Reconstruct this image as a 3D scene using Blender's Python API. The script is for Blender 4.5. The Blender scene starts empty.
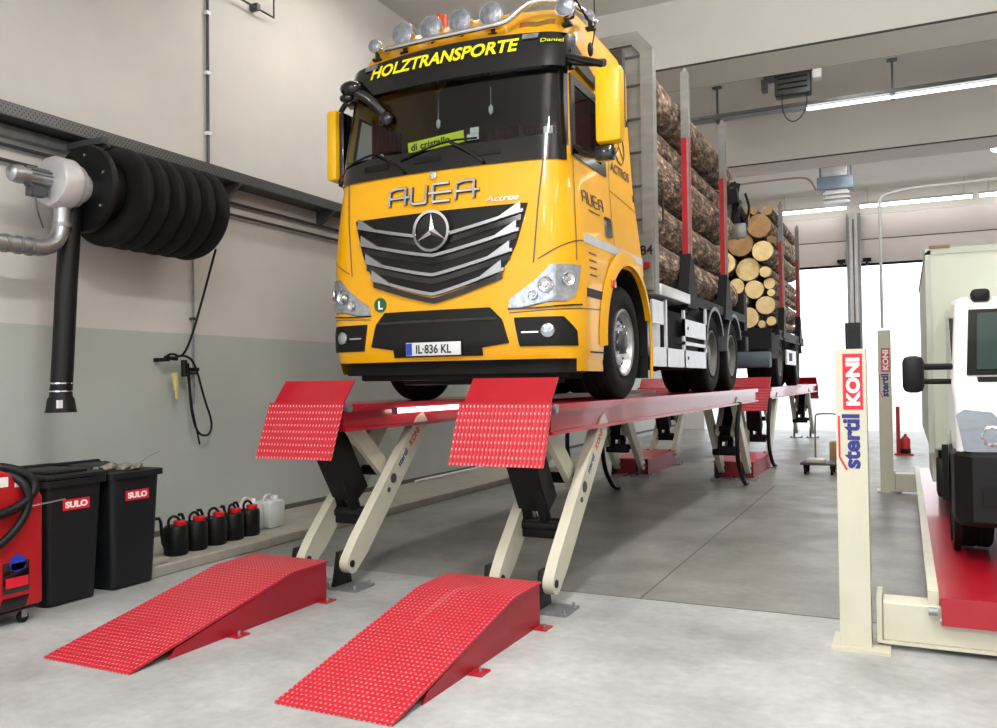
import bpy, bmesh, math, random
from math import sin, cos, pi, sqrt, radians
from mathutils import Vector, Matrix
random.seed(7)
V = Vector
scene = bpy.context.scene
C = scene.collection
# ------------------------------------------------------------------ colours
def lin(c):
    return tuple(((v/255)/12.92 if v/255 <= .04045 else ((v/255+.055)/1.055)**2.4) for v in c) + (1,)
# ------------------------------------------------------------------ materials
MATS = {}
def mat(name, rgb, rough=.5, metal=0, spec=.5, noise=0, nscale=6, bump=0, bscale=30, coat=0, emit=None, estr=0, rgb2=None, stretch=(1,1,1), alpha=None, trans=0):
    m = bpy.data.materials.new(name); m.use_nodes = True
    nt = m.node_tree; N = nt.nodes; Lk = nt.links
    b = N['Principled BSDF']
    b.inputs['Base Color'].default_value = lin(rgb)
    b.inputs['Roughness'].default_value = rough
    b.inputs['Metallic'].default_value = metal
    b.inputs['Specular IOR Level'].default_value = spec
    b.inputs['Coat Weight'].default_value = coat
    b.inputs['Coat Roughness'].default_value = .05
    b.inputs['Transmission Weight'].default_value = trans
    if emit:
        b.inputs['Emission Color'].default_value = lin(emit); b.inputs['Emission Strength'].default_value = estr
    if noise or bump:
        tc = N.new('ShaderNodeTexCoord'); mp = N.new('ShaderNodeMapping'); mp.inputs['Scale'].default_value = stretch
        Lk.new(tc.outputs['Object'], mp.inputs['Vector'])
    if noise:
        n = N.new('ShaderNodeTexNoise'); n.inputs['Scale'].default_value = nscale; n.inputs['Detail'].default_value = 6
        Lk.new(mp.outputs[0], n.inputs['Vector'])
        r = N.new('ShaderNodeValToRGB'); r.color_ramp.elements[0].position = .3; r.color_ramp.elements[1].position = .7
        a = lin(rgb); c2 = lin(rgb2) if rgb2 else tuple(min(1, v*(1-noise)) for v in a[:3])+(1,)
        r.color_ramp.elements[0].color = c2; r.color_ramp.elements[1].color = a
        Lk.new(n.outputs['Fac'], r.inputs['Fac']); Lk.new(r.outputs['Color'], b.inputs['Base Color'])
    if bump:
        n2 = N.new('ShaderNodeTexNoise'); n2.inputs['Scale'].default_value = bscale; n2.inputs['Detail'].default_value = 5
        Lk.new(mp.outputs[0], n2.inputs['Vector'])
        bp = N.new('ShaderNodeBump'); bp.inputs['Strength'].default_value = bump; bp.inputs['Distance'].default_value = .02
        Lk.new(n2.outputs['Fac'], bp.inputs['Height']); Lk.new(bp.outputs['Normal'], b.inputs['Normal'])
    MATS[name] = m
    return m
M = {}
M['yellow'] = mat('truck_yellow_paint', (230,166,6), .36, spec=.35, coat=.3, noise=.06, nscale=2)
M['yellow2'] = mat('mirror_yellow_paint', (226,174,6), .4, spec=.35, coat=.15)
M['black'] = mat('black_plastic', (11,12,13), .5, spec=.3, bump=.1, bscale=80)
M['gloss_black'] = mat('gloss_black', (9,10,11), .15, coat=.3)
M['dark'] = mat('dark_chassis_metal', (17,17,19), .65, spec=.3, noise=.5, nscale=5)
M['rubber'] = mat('tyre_rubber', (15,15,16), .8, spec=.25, bump=.25, bscale=60)
M['rim'] = mat('brushed_alloy_rim', (190,190,192), .3, metal=.85, noise=.3, nscale=8)
M['rim_dull'] = mat('dusty_wheel_rim', (120,120,118), .5, metal=.3, noise=.3, nscale=8)
M['chrome'] = mat('chrome', (225,226,230), .1, metal=1)
M['silver'] = mat('silver_satin', (168,170,174), .3, metal=.8)
M['lens'] = mat('clear_lens', (190,196,204), .1, metal=.7, bump=.25, bscale=18, noise=.35, nscale=30)
M['lamp_glass'] = mat('spotlamp_glass', (165,170,180), .12, metal=.5, bump=.4, bscale=35, noise=.45, nscale=24)
M['orange'] = mat('amber_beacon', (190,66,20), .25)
M['red'] = mat('lift_red_paint', (166,14,34), .32, coat=.3, noise=.12, nscale=4)
M['darkred'] = mat('ramp_side_red', (150,14,34), .45, noise=.2, nscale=4)
M['boxred'] = mat('box_red', (172,20,26), .4, noise=.15, nscale=4)
M['cream'] = mat('cream_paint', (200,197,178), .42, noise=.08, nscale=5)
M['steel'] = mat('galvanised_steel', (150,153,155), .4, metal=.6, noise=.25, nscale=12)
M['dsteel'] = mat('dark_steel', (84,86,90), .45, metal=.5, noise=.2, nscale=10)
M['alu'] = mat('aluminium_panel', (138,138,134), .5, metal=.15, noise=.25, nscale=3, stretch=(1,1,4))
M['alupale'] = mat('pale_aluminium', (206,206,208), .38, metal=.4, noise=.12, nscale=6)
M['white'] = mat('white_paint', (236,238,240), .3, coat=.4)
M['boxbody'] = mat('pale_green_grey_box_body', (196,202,186), .5, noise=.08, nscale=2)
M['text_yellow'] = mat('yellow_lettering', (250,235,20), .4)
M['text_black'] = mat('black_lettering', (18,18,20), .4)
M['text_dark'] = mat('dark_grey_lettering', (70,66,60), .4)
M['text_white'] = mat('white_lettering', (240,240,240), .4)
M['text_blue'] = mat('blue_lettering', (35,40,120), .4)
M['sign_red'] = mat('red_sticker', (205,25,45), .4)
M['blue'] = mat('blue_sticker', (30,60,170), .35)
M['green'] = mat('green_sticker', (10,90,50), .35)
M['plate'] = mat('number_plate_white', (205,208,210), .35)
M['sign_yellow'] = mat('yellow_windscreen_sign', (225,235,40), .6)
M['curtain'] = mat('red_curtain', (120,20,35), .9, noise=.5, nscale=12)
M['interior'] = mat('cab_interior', (48,48,52), .8)
M['bin'] = mat('bin_plastic', (17,19,22), .5, spec=.35, bump=.08, bscale=120)
M['cap'] = mat('red_cap', (200,25,30), .35)
M['canister'] = mat('translucent_canister', (205,210,208), .4)
M['cardboard'] = mat('cardboard', (170,130,90), .8, noise=.2)
M['wood_end'] = mat('cut_wood', (244,222,170), .7, noise=.3, nscale=5, rgb2=(228,190,120))
M['wood_end2'] = mat('weathered_cut_wood', (178,138,92), .8, noise=.35, nscale=5)
M['paper'] = mat('paper', (225,225,220), .8, noise=.1)
M['yplug'] = mat('yellow_plug', (205,190,120), .5)
M['mirror'] = mat('mirror_glass', (200,205,210), .03, metal=1)
M['ledglow'] = mat('lit_led_tube', (255,255,255), .5, emit=(255,252,245), estr=6)
M['ledsmall'] = mat('lit_led_bar', (255,255,255), .5, emit=(255,235,235), estr=5)
M['heater'] = mat('heater_blue_grey', (120,136,150), .4, metal=.3)
M['greenframe'] = mat('green_metal', (20,80,50), .5)
def glass(name, rgb, f0=.04, f1=.6):
    m = bpy.data.materials.new(name); m.use_nodes = True
    nt = m.node_tree; N = nt.nodes; Lk = nt.links; N.clear()
    o = N.new('ShaderNodeOutputMaterial'); t = N.new('ShaderNodeBsdfTransparent'); g = N.new('ShaderNodeBsdfGlossy'); mx = N.new('ShaderNodeMixShader'); f = N.new('ShaderNodeMath'); lw = N.new('ShaderNodeLayerWeight'); pw = N.new('ShaderNodeMath')
    t.inputs[0].default_value = lin(rgb); g.inputs['Roughness'].default_value = .02; g.inputs[0].default_value = (1,1,1,1)
    lw.inputs[0].default_value = .5; pw.operation = 'POWER'; pw.inputs[1].default_value = 4; f.operation = 'MULTIPLY_ADD'; f.inputs[1].default_value = f1; f.inputs[2].default_value = f0
    Lk.new(lw.outputs['Facing'], pw.inputs[0]); Lk.new(pw.outputs[0], f.inputs[0])
    Lk.new(f.outputs[0], mx.inputs[0]); Lk.new(t.outputs[0], mx.inputs[1]); Lk.new(g.outputs[0], mx.inputs[2]); Lk.new(mx.outputs[0], o.inputs[0])
    return m
M['glass'] = glass('tinted_glass', (205,215,215))
M['side_glass'] = glass('dark_side_glass', (165,172,172), .02, .12)
# bark
def bark_mat():
    m = bpy.data.materials.new('tree_bark'); m.use_nodes = True
    nt = m.node_tree; N = nt.nodes; Lk = nt.links; b = N['Principled BSDF']; b.inputs['Roughness'].default_value = .9
    tc = N.new('ShaderNodeTexCoord'); mp = N.new('ShaderNodeMapping'); mp.inputs['Scale'].default_value = (1,.35,1)
    oi = N.new('ShaderNodeObjectInfo'); ad = N.new('ShaderNodeVectorMath'); ad.operation = 'ADD'
    ml = N.new('ShaderNodeMath'); ml.operation = 'MULTIPLY'; ml.inputs[1].default_value = 50
    Lk.new(oi.outputs['Random'], ml.inputs[0]); Lk.new(tc.outputs['Object'], ad.inputs[0]); Lk.new(ml.outputs[0], ad.inputs[1]); Lk.new(ad.outputs[0], mp.inputs[0])
    n = N.new('ShaderNodeTexNoise'); n.inputs['Scale'].default_value = 11; n.inputs['Detail'].default_value = 9; n.inputs['Roughness'].default_value = .65
    Lk.new(mp.outputs[0], n.inputs['Vector'])
    r = N.new('ShaderNodeValToRGB'); e = r.color_ramp.elements
    e[0].position = .36; e[0].color = lin((62,50,44)); e[1].position = .64; e[1].color = lin((212,184,158))
    x = e.new(.47); x.color = lin((104,86,74)); x = e.new(.56); x.color = lin((146,122,104))
    Lk.new(n.outputs['Fac'], r.inputs[0]); Lk.new(r.outputs[0], b.inputs['Base Color'])
    v = N.new('ShaderNodeTexVoronoi'); v.inputs['Scale'].default_value = 26; Lk.new(mp.outputs[0], v.inputs['Vector'])
    bp = N.new('ShaderNodeBump'); bp.inputs['Strength'].default_value = .7; bp.inputs['Distance'].default_value = .03
    Lk.new(v.outputs['Distance'], bp.inputs['Height']); Lk.new(bp.outputs[0], b.inputs['Normal'])
    return m
M['bark'] = bark_mat()
def tread_mat(name, rgb):
    m = bpy.data.materials.new(name); m.use_nodes = True
    nt = m.node_tree; N = nt.nodes; Lk = nt.links; b = N['Principled BSDF']
    b.inputs['Roughness'].default_value = .45; b.inputs['Coat Weight'].default_value = .06
    tc = N.new('ShaderNodeTexCoord'); sp = N.new('ShaderNodeSeparateXYZ'); Lk.new(tc.outputs['Object'], sp.inputs[0])
    def mth(op, a, c=None, val=None):
        x = N.new('ShaderNodeMath'); x.operation = op
        if a is not None: Lk.new(a, x.inputs[0])
        if c is not None: Lk.new(c, x.inputs[1])
        elif val is not None: x.inputs[1].default_value = val
        return x.outputs[0]
    yz = mth('SUBTRACT', sp.outputs['Y'], sp.outputs['Z'])
    a1 = mth('MULTIPLY', mth('ADD', sp.outputs['X'], yz), None, 100.); a2 = mth('MULTIPLY', mth('SUBTRACT', sp.outputs['X'], yz), None, 100.)
    p = mth('MULTIPLY', mth('SINE', a1), mth('SINE', a2))
    g = mth('SMOOTH_MIN', mth('MAXIMUM', p, None, .35), None, .8)
    bp = N.new('ShaderNodeBump'); bp.inputs['Strength'].default_value = .6; bp.inputs['Distance'].default_value = .003
    Lk.new(p, bp.inputs['Height']); Lk.new(bp.outputs[0], b.inputs['Normal'])
    n = N.new('ShaderNodeTexNoise'); n.inputs['Scale'].default_value = 5; n.inputs['Detail'].default_value = 5; Lk.new(tc.outputs['Object'], n.inputs['Vector'])
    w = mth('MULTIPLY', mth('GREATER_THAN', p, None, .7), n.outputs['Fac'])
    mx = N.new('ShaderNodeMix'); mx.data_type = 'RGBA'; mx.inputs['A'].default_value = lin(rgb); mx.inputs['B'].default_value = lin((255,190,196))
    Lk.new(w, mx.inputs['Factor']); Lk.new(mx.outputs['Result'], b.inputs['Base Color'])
    return m
M['tread'] = tread_mat('red_chequer_plate', (176,22,40))
def hose_mat():
    m = mat('ribbed_black_hose', (12,13,14), .65, spec=.3)
    nt = m.node_tree; N = nt.nodes; Lk = nt.links; b = N['Principled BSDF']
    uv = N.new('ShaderNodeUVMap'); w = N.new('ShaderNodeTexWave'); w.inputs['Scale'].default_value = 9; w.bands_direction = 'X'
    Lk.new(uv.outputs[0], w.inputs['Vector'])
    bp = N.new('ShaderNodeBump'); bp.inputs['Strength'].default_value = .8; bp.inputs['Distance'].default_value = .01
    Lk.new(w.outputs['Fac'], bp.inputs['Height']); Lk.new(bp.outputs[0], b.inputs['Normal'])
    return m
M['hose'] = hose_mat()
def perf_mat():
    m = mat('perforated_tray', (150,152,152), .4, metal=.5)
    nt = m.node_tree; N = nt.nodes; Lk = nt.links; b = N['Principled BSDF']
    tc = N.new('ShaderNodeTexCoord'); sp = N.new('ShaderNodeSeparateXYZ'); Lk.new(tc.outputs['Object'], sp.inputs[0])
    def s(o, k):
        x = N.new('ShaderNodeMath'); x.operation = 'MULTIPLY'; x.inputs[1].default_value = k; Lk.new(o, x.inputs[0])
        y = N.new('ShaderNodeMath'); y.operation = 'SINE'; Lk.new(x.outputs[0], y.inputs[0]); return y.outputs[0]
    xz = N.new('ShaderNodeMath'); xz.operation = 'ADD'; Lk.new(sp.outputs['X'], xz.inputs[0]); Lk.new(sp.outputs['Y'], xz.inputs[1])
    p = N.new('ShaderNodeMath'); p.operation = 'MULTIPLY'; Lk.new(s(xz.outputs[0], 150), p.inputs[0]); Lk.new(s(sp.outputs['Z'], 120), p.inputs[1])
    g = N.new('ShaderNodeMath'); g.operation = 'GREATER_THAN'; g.inputs[1].default_value = .4; Lk.new(p.outputs[0], g.inputs[0])
    mx = N.new('ShaderNodeMix'); mx.data_type = 'RGBA'; mx.inputs['A'].default_value = lin((104,106,106)); mx.inputs['B'].default_value = lin((60,61,63))
    Lk.new(g.outputs[0], mx.inputs['Factor']); Lk.new(mx.outputs['Result'], b.inputs['Base Color'])
    return m
M['perf'] = perf_mat()
# ------------------------------------------------------------------ setting materials
def wall_mat():
    m = bpy.data.materials.new('two_tone_wall'); m.use_nodes = True
    nt = m.node_tree; N = nt.nodes; Lk = nt.links; b = N['Principled BSDF']; b.inputs['Roughness'].default_value = .55
    tc = N.new('ShaderNodeTexCoord'); sp = N.new('ShaderNodeSeparateXYZ'); Lk.new(tc.outputs['Object'], sp.inputs[0])
    n = N.new('ShaderNodeTexNoise'); n.inputs['Scale'].default_value = .9; n.inputs['Detail'].default_value = 4; Lk.new(tc.outputs['Object'], n.inputs['Vector'])
    g = N.new('ShaderNodeMath'); g.operation = 'GREATER_THAN'; g.inputs[1].default_value = 2.28; Lk.new(sp.outputs['Z'], g.inputs[0])
    mx = N.new('ShaderNodeMix'); mx.data_type = 'RGBA'; mx.inputs['A'].default_value = lin((192,199,192)); mx.inputs['B'].default_value = lin((222,219,213)); Lk.new(g.outputs[0], mx.inputs['Factor'])
    m2 = N.new('ShaderNodeMix'); m2.data_type = 'RGBA'; m2.blend_type = 'MULTIPLY'; m2.inputs['Factor'].default_value = .25
    Lk.new(mx.outputs['Result'], m2.inputs['A']); Lk.new(n.outputs['Fac'], m2.inputs['B'])
    Lk.new(m2.outputs['Result'], b.inputs['Base Color'])
    return m
def floor_mat():
    m = bpy.data.materials.new('smooth_concrete_floor'); m.use_nodes = True
    nt = m.node_tree; N = nt.nodes; Lk = nt.links; b = N['Principled BSDF']
    tc = N.new('ShaderNodeTexCoord')
    n = N.new('ShaderNodeTexNoise'); n.inputs['Scale'].default_value = .8; n.inputs['Detail'].default_value = 9; n.inputs['Roughness'].default_value = .62; Lk.new(tc.outputs['Object'], n.inputs['Vector'])
    r = N.new('ShaderNodeValToRGB'); e = r.color_ramp.elements; e[0].position = .3; e[0].color = lin((136,138,136)); e[1].position = .68; e[1].color = lin((180,183,183))
    Lk.new(n.outputs['Fac'], r.inputs[0])
    # beyond the joint the floor colour is multiplied darker and browner
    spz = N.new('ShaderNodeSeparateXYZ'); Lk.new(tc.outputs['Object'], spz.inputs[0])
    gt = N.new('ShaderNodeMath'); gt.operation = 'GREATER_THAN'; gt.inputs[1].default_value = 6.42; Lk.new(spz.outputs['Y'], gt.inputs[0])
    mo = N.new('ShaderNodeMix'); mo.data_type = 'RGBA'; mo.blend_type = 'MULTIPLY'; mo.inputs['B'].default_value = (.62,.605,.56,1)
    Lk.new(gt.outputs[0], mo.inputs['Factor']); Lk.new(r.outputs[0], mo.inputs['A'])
    n3 = N.new('ShaderNodeTexNoise'); n3.inputs['Scale'].default_value = 14; n3.inputs['Detail'].default_value = 6; Lk.new(tc.outputs['Object'], n3.inputs['Vector'])
    m2 = N.new('ShaderNodeMix'); m2.data_type = 'RGBA'; m2.blend_type = 'OVERLAY'; m2.inputs['Factor'].default_value = .22
    Lk.new(mo.outputs['Result'], m2.inputs['A']); Lk.new(n3.outputs['Fac'], m2.inputs['B']); Lk.new(m2.outputs['Result'], b.inputs['Base Color'])
    n2 = N.new('ShaderNodeTexNoise'); n2.inputs['Scale'].default_value = 2.2; n2.inputs['Detail'].default_value = 5; Lk.new(tc.outputs['Object'], n2.inputs['Vector'])
    rr = N.new('ShaderNodeMapRange'); rr.inputs['To Min'].default_value = .22; rr.inputs['To Max'].default_value = .6; Lk.new(n2.outputs['Fac'], rr.inputs['Value']); Lk.new(rr.outputs[0], b.inputs['Roughness'])
    bp = N.new('ShaderNodeBump'); bp.inputs['Strength'].default_value = .08; Lk.new(n3.outputs['Fac'], bp.inputs['Height']); Lk.new(bp.outputs[0], b.inputs['Normal'])
    return m
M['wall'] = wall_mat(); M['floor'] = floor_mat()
M['ceil'] = mat('painted_concrete_ceiling', (222,220,216), .7, noise=.05, nscale=1)
M['plain_wall'] = mat('off_white_wall', (226,222,218), .6, noise=.05, nscale=1)
M['door'] = mat('sectional_door_panel', (224,216,214), .5)
M['joint'] = mat('dark_joint', (70,68,66), .8)
M['joint2'] = mat('floor_joint', (96,94,88), .8)
M['kerb'] = mat('concrete_kerb', (165,160,148), .7, noise=.2, nscale=5)
M['outside'] = mat('outdoor_concrete_yard', (200,200,198), .8, noise=.1)
# ------------------------------------------------------------------ mesh builder
class MB:
    def __init__(s): s.b = bmesh.new(); s.uv = None
    def box(s, lo, hi, rot=None, piv=None, bev=0):
        lo, hi = V([min(a,b) for a,b in zip(lo,hi)]), V([max(a,b) for a,b in zip(lo,hi)]); c = (lo+hi)/2; d = hi-lo
        r = bmesh.ops.create_cube(s.b, size=1); vs = r['verts']
        for v in vs: v.co = V((v.co.x*d.x, v.co.y*d.y, v.co.z*d.z)) + c
        if bev:
            es = list({e for v in vs for e in v.link_edges})
            rr = bmesh.ops.bevel(s.b, geom=es, offset=bev, segments=2, affect='EDGES', profile=.5); vs = list({v for f in rr['faces'] for v in f.verts} | {v for v in vs if v.is_valid})
        if rot is not None:
            p = V(piv) if piv is not None else c
            for v in vs: v.co = rot @ (v.co-p) + p
        return s
    def bar(s, p0, p1, w, h, up=(0,0,1)):
        p0 = V(p0); p1 = V(p1); d = (p1-p0); L = d.length; d.normalize(); up = V(up)
        x = d.cross(up)
        if x.length < 1e-4: x = d.cross(V((1,0,0)))
        x.normalize(); z = x.cross(d)
        pts = []
        for t in (p0, p1):
            for a, b in ((-1,-1),(1,-1),(1,1),(-1,1)): pts.append(s.b.verts.new(t + x*a*w/2 + z*b*h/2))
        for f in ((3,2,1,0),(4,5,6,7),(0,1,5,4),(1,2,6,5),(2,3,7,6),(3,0,4,7)): s.b.faces.new([pts[i] for i in f])
        return s
    def cyl(s, p0, p1, r, r2=None, seg=20, cap=True):
        p0 = V(p0); p1 = V(p1); r2 = r if r2 is None else r2
        return s.loft([(p0, r), (p1, r2)], seg, cap)
    def frame(s, d):
        d = d.normalized(); a = V((0,0,1)) if abs(d.z) < .9 else V((1,0,0))
        x = d.cross(a).normalized(); return x, x.cross(d).normalized()
    def loft(s, prs, seg=16, cap=True, sc=(1,1)):
        rings = []; n = len(prs); x = None; uvl = s.b.loops.layers.uv.verify(); dist = [0]
        for i in range(1, n): dist.append(dist[-1] + (prs[i][0]-prs[i-1][0]).length)
        for i, (p, r) in enumerate(prs):
            d = (prs[min(i+1, n-1)][0] - prs[max(i-1, 0)][0])
            if d.length < 1e-6: d = prs[i-1][0]-prs[i][0] if i else V((0,0,1))
            d.normalize()
            if x is None: x, y = s.frame(d)
            else:
                x = (x - d*x.dot(d)); x = x.normalized() if x.length > 1e-5 else s.frame(d)[0]; y = x.cross(d).normalized()
            rings.append([s.b.verts.new(p + (x*cos(2*pi*k/seg)*sc[0] + y*sin(2*pi*k/seg)*sc[1])*r) for k in range(seg)])
        for i in range(n-1):
            for k in range(seg):
                f = s.b.faces.new((rings[i][k], rings[i][(k+1)%seg], rings[i+1][(k+1)%seg], rings[i+1][k])); f.smooth = True
                for l, (uu, vv) in zip(f.loops, ((dist[i], k), (dist[i], k+1), (dist[i+1], k+1), (dist[i+1], k))): l[uvl].uv = (uu*10, vv/seg)
        if cap:
            for rg in (rings[0][::-1], rings[-1]):
                try: s.b.faces.new(rg)
                except ValueError: pass
        return s
    def tube(s, pts, r, seg=10, sm=0):
        pts = [V(p) for p in pts]
        for _ in range(sm):
            q = [pts[0]]
            for a, b in zip(pts, pts[1:]): q += [a*.75+b*.25, a*.25+b*.75]
            pts = q + [pts[-1]]
        return s.loft([(p, r) for p in pts], seg)
    def lathe(s, prof, o, axis, seg=32):   # prof: list (dist along axis, radius)
        o = V(o); d = V(axis).normalized(); x, y = s.frame(d); rings = []
        for t, r in prof:
            rings.append([s.b.verts.new(o + d*t + (x*cos(2*pi*k/seg)+y*sin(2*pi*k/seg))*max(r, .0005)) for k in range(seg)])
        for i in range(len(rings)-1):
            for k in range(seg):
                f = s.b.faces.new((rings[i][k], rings[i][(k+1)%seg], rings[i+1][(k+1)%seg], rings[i+1][k])); f.smooth = True
        return s
    def prism(s, poly, axis, a, b):        # poly 2-D points in the plane normal to axis
        def P(u, v, w): return {'x': (w,u,v), 'y': (u,w,v), 'z': (u,v,w)}[axis]
        A = [s.b.verts.new(P(u, v, a)) for u, v in poly]; B = [s.b.verts.new(P(u, v, b)) for u, v in poly]; n = len(poly)
        s.b.faces.new(A); s.b.faces.new(B[::-1])
        for i in range(n): s.b.faces.new((A[i], B[i], B[(i+1)%n], A[(i+1)%n]))
        return s
    def ball(s, c, r, sc=(1,1,1), sub=2):
        rr = bmesh.ops.create_icosphere(s.b, subdivisions=sub, radius=r)
        for v in rr['verts']:
            v.co = V((v.co.x*sc[0], v.co.y*sc[1], v.co.z*sc[2])) + V(c)
            for f in v.link_faces: f.smooth = True
        return s
    def sheet(s, fn, nu, nv, thick=0, nrm=None):    # fn(u,v)->Vector
        g = [[s.b.verts.new(fn(i/nu, j/nv)) for i in range(nu+1)] for j in range(nv+1)]
        for j in range(nv):
            for i in range(nu):
                try: f = s.b.faces.new((g[j][i], g[j][i+1], g[j+1][i+1], g[j+1][i])); f.smooth = True
                except ValueError: pass
        return s
    def text(s, txt, o, right, up, size, ext=.003, bold=0, align='LEFT', wscale=1, shear=0, fit=None):
        cu = bpy.data.curves.new('t', 'FONT'); cu.body = txt; cu.size = size; cu.extrude = ext; cu.offset = bold; cu.align_x = align; cu.shear = shear; cu.resolution_u = 3
        ob = bpy.data.objects.new('t', cu); C.objects.link(ob)
        bpy.context.view_layer.update()
        me = bpy.data.meshes.new_from_object(ob.evaluated_get(bpy.context.evaluated_depsgraph_get()))
        bpy.data.objects.remove(ob); bpy.data.curves.remove(cu)
        right = V(right).normalized(); up = V(up).normalized(); nr = right.cross(up); o = V(o)
        n0 = len(s.b.verts); s.b.from_mesh(me); s.b.verts.ensure_lookup_table()
        nv = list(s.b.verts)[n0:]
        if fit:
            a = min(v.co.x for v in nv); b = max(v.co.x for v in nv); c = min(v.co.y for v in nv); d = max(v.co.y for v in nv)
            for v in nv: v.co = V(((v.co.x-a)/(b-a)*fit[0], (v.co.y-c)/(d-c)*fit[1], v.co.z))
            wscale = 1
        for v in nv: v.co = o + right*v.co.x*wscale + up*v.co.y + nr*v.co.z
        bpy.data.meshes.remove(me); return s
ORG = {}
def tag(o, label=None, cat=None, group=None, kind=None):
    if label: o['label'] = label
    if cat: o['category'] = cat
    if group: o['group'] = group
    if kind: o['kind'] = kind
    return o
def root(name, loc, label, cat, group=None):
    o = bpy.data.objects.new(name, None); C.objects.link(o); o.location = loc; o.empty_display_size = .2
    ORG[o.name] = V(loc); return tag(o, label, cat, group)
def put(name, mb, m, parent=None, label=None, origin=None, bev=0, smooth=False, sub=0, weld=False):
    if weld: bmesh.ops.remove_doubles(mb.b, verts=mb.b.verts, dist=1e-4)
    bmesh.ops.recalc_face_normals(mb.b, faces=mb.b.faces)
    org = ORG[parent.name] if parent is not None else (V(origin) if origin is not None else V((0,0,0)))
    bmesh.ops.translate(mb.b, verts=mb.b.verts, vec=-org)
    if smooth:
        for f in mb.b.faces: f.smooth = True
    extra = []
    if parent is not None and name not in NOSPLIT and len(mb.b.verts) < 6000: extra = split_off(mb.b)
    first = None
    for bmx in [mb.b] + extra:
        o = one(name, bmx, m, parent, label, org, bev, sub)
        first = first or o
    return first
def split_off(bm):
    bm.verts.ensure_lookup_table(); bm.verts.index_update(); n = len(bm.verts); lab = [-1]*n; isl = []
    for v in bm.verts:
        if lab[v.index] >= 0: continue
        st = [v]; lab[v.index] = len(isl); mem = []
        while st:
            q = st.pop(); mem.append(q)
            for e in q.link_edges:
                w = e.other_vert(q)
                if lab[w.index] < 0: lab[w.index] = len(isl); st.append(w)
        lo = [min(q.co[k] for q in mem)-.012 for k in range(3)]; hi = [max(q.co[k] for q in mem)+.012 for k in range(3)]
        isl.append([mem, lo, hi])
    if len(isl) < 2 or len(isl) > 60: return []
    ch = True
    while ch:
        ch = False
        for i in range(len(isl)):
            for j in range(i+1, len(isl)):
                a, b = isl[i], isl[j]
                if all(a[1][k] <= b[2][k] and b[1][k] <= a[2][k] for k in range(3)):
                    a[0] += b[0]; a[1] = [min(p,q) for p,q in zip(a[1],b[1])]; a[2] = [max(p,q) for p,q in zip(a[2],b[2])]; isl.pop(j); ch = True; break
            if ch: break
    out = []
    isl.sort(key=lambda g: -len(g[0]))
    for g in isl[1:]:
        ids = {v.index for v in g[0]}; c = bm.copy(); c.verts.ensure_lookup_table()
        bmesh.ops.delete(c, geom=[v for v in c.verts if v.index not in ids], context='VERTS'); out.append(c)
    if out:
        ids = {v.index for v in isl[0][0]}; bmesh.ops.delete(bm, geom=[v for v in bm.verts if v.index not in ids], context='VERTS')
    return out
NOSPLIT = {'lettering','lettering_edge','vent_slit','seam','louvre','cooling_fin','panel_joint','star','curtain','pivot'}
def one(name, bm, m, parent, label, org, bev, sub):
    me = bpy.data.meshes.new(name); bm.to_mesh(me); bm.free()
    me.materials.append(m)
    if name not in ('log','coiled_hose'): me.set_sharp_from_angle(angle=radians(38))
    o = bpy.data.objects.new(name, me); C.objects.link(o)
    if parent is not None: o.parent = parent
    else: o.location = org
    ORG[o.name] = org
    if bev:
        bm_ = o.modifiers.new('b', 'BEVEL'); bm_.width = bev; bm_.segments = 2; bm_.limit_method = 'ANGLE'; bm_.angle_limit = radians(40)
    if sub:
        sm = o.modifiers.new('s', 'SUBSURF'); sm.levels = sub; sm.render_levels = sub
    if label: o['label'] = label
    return o
def struct(name, mb, m, parent=None, **k):
    o = put(name, mb, m, parent, **k)
    if parent is None: o['kind'] = 'structure'
    return o
def copy_tree(o, parent=None):
    c = o.copy(); C.objects.link(c); ORG[c.name] = ORG[o.name]
    if parent is not None: c.parent = parent
    for ch in [x for x in bpy.data.objects if x.parent == o]: copy_tree(ch, c)
    return c
def smooth_profile(r0, r1, n=6):
    return [(r0+(r1-r0)*i/n) for i in range(n+1)]
EXPO = 0.0
ADDED_LAMPS = [(-4.6,-3.5,6.2,3.,240,120,'behind the camera, by the left wall'),(-1.0,-3.5,6.2,3.,240,120,'behind the camera, left of the middle'),(2.6,-3.5,6.2,3.,180,100,'behind the camera, right'),  # unseen lamps, added out of view to light the hall
 (-1.2,2.2,6.2,3.,280,130,'nearest the ramps'),(2.8,2.2,6.2,3.,90,100,'nearest the van front'),
 (-5.4,9.0,7.2,3.,50,60,'wall side beside the truck cab'),(-1.0,8.4,6.2,3.,90,150,'above the gap between the lifts'),(3.6,8.4,6.2,3.,80,140,'above the van'),
 (-5.2,14.9,7.2,1.6,80,60,'wall side, second beam bay'),(-.8,14.9,7.2,1.6,90,60,'between lifts, second beam bay'),(4,14.9,7.2,1.6,80,60,'right side, second beam bay'),
 (-5.2,22,7.2,2,110,60,'wall side near the doors'),(-.2,22,7.2,2,110,60,'middle near the doors'),(4.6,22,7.2,2,110,60,'right side near the doors')]
# ================================================================== SETTING
XL, YB, ZC = -7.2, 29., 7.6
XR, YF = 9., -7.
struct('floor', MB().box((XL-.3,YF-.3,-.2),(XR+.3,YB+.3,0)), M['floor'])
struct('ground', MB().box((-60,YB+.3,-.25),(60,90,-.03)).box((-60,-60,-.25),(60,YF-.3,-.03)), M['outside'])
struct('wall_left', MB().box((XL-.3,YF-.3,0),(XL,YB+.3,ZC)), M['wall'])
struct('wall_right', MB().box((XR,YF-.3,0),(XR+.3,YB+.3,ZC)), M['plain_wall'])
struct('ceiling', MB().box((XL-.3,YF-.3,ZC),(XR+.3,YB+.3,ZC+.3)), M['ceil'])
DZ = 5.3
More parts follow.
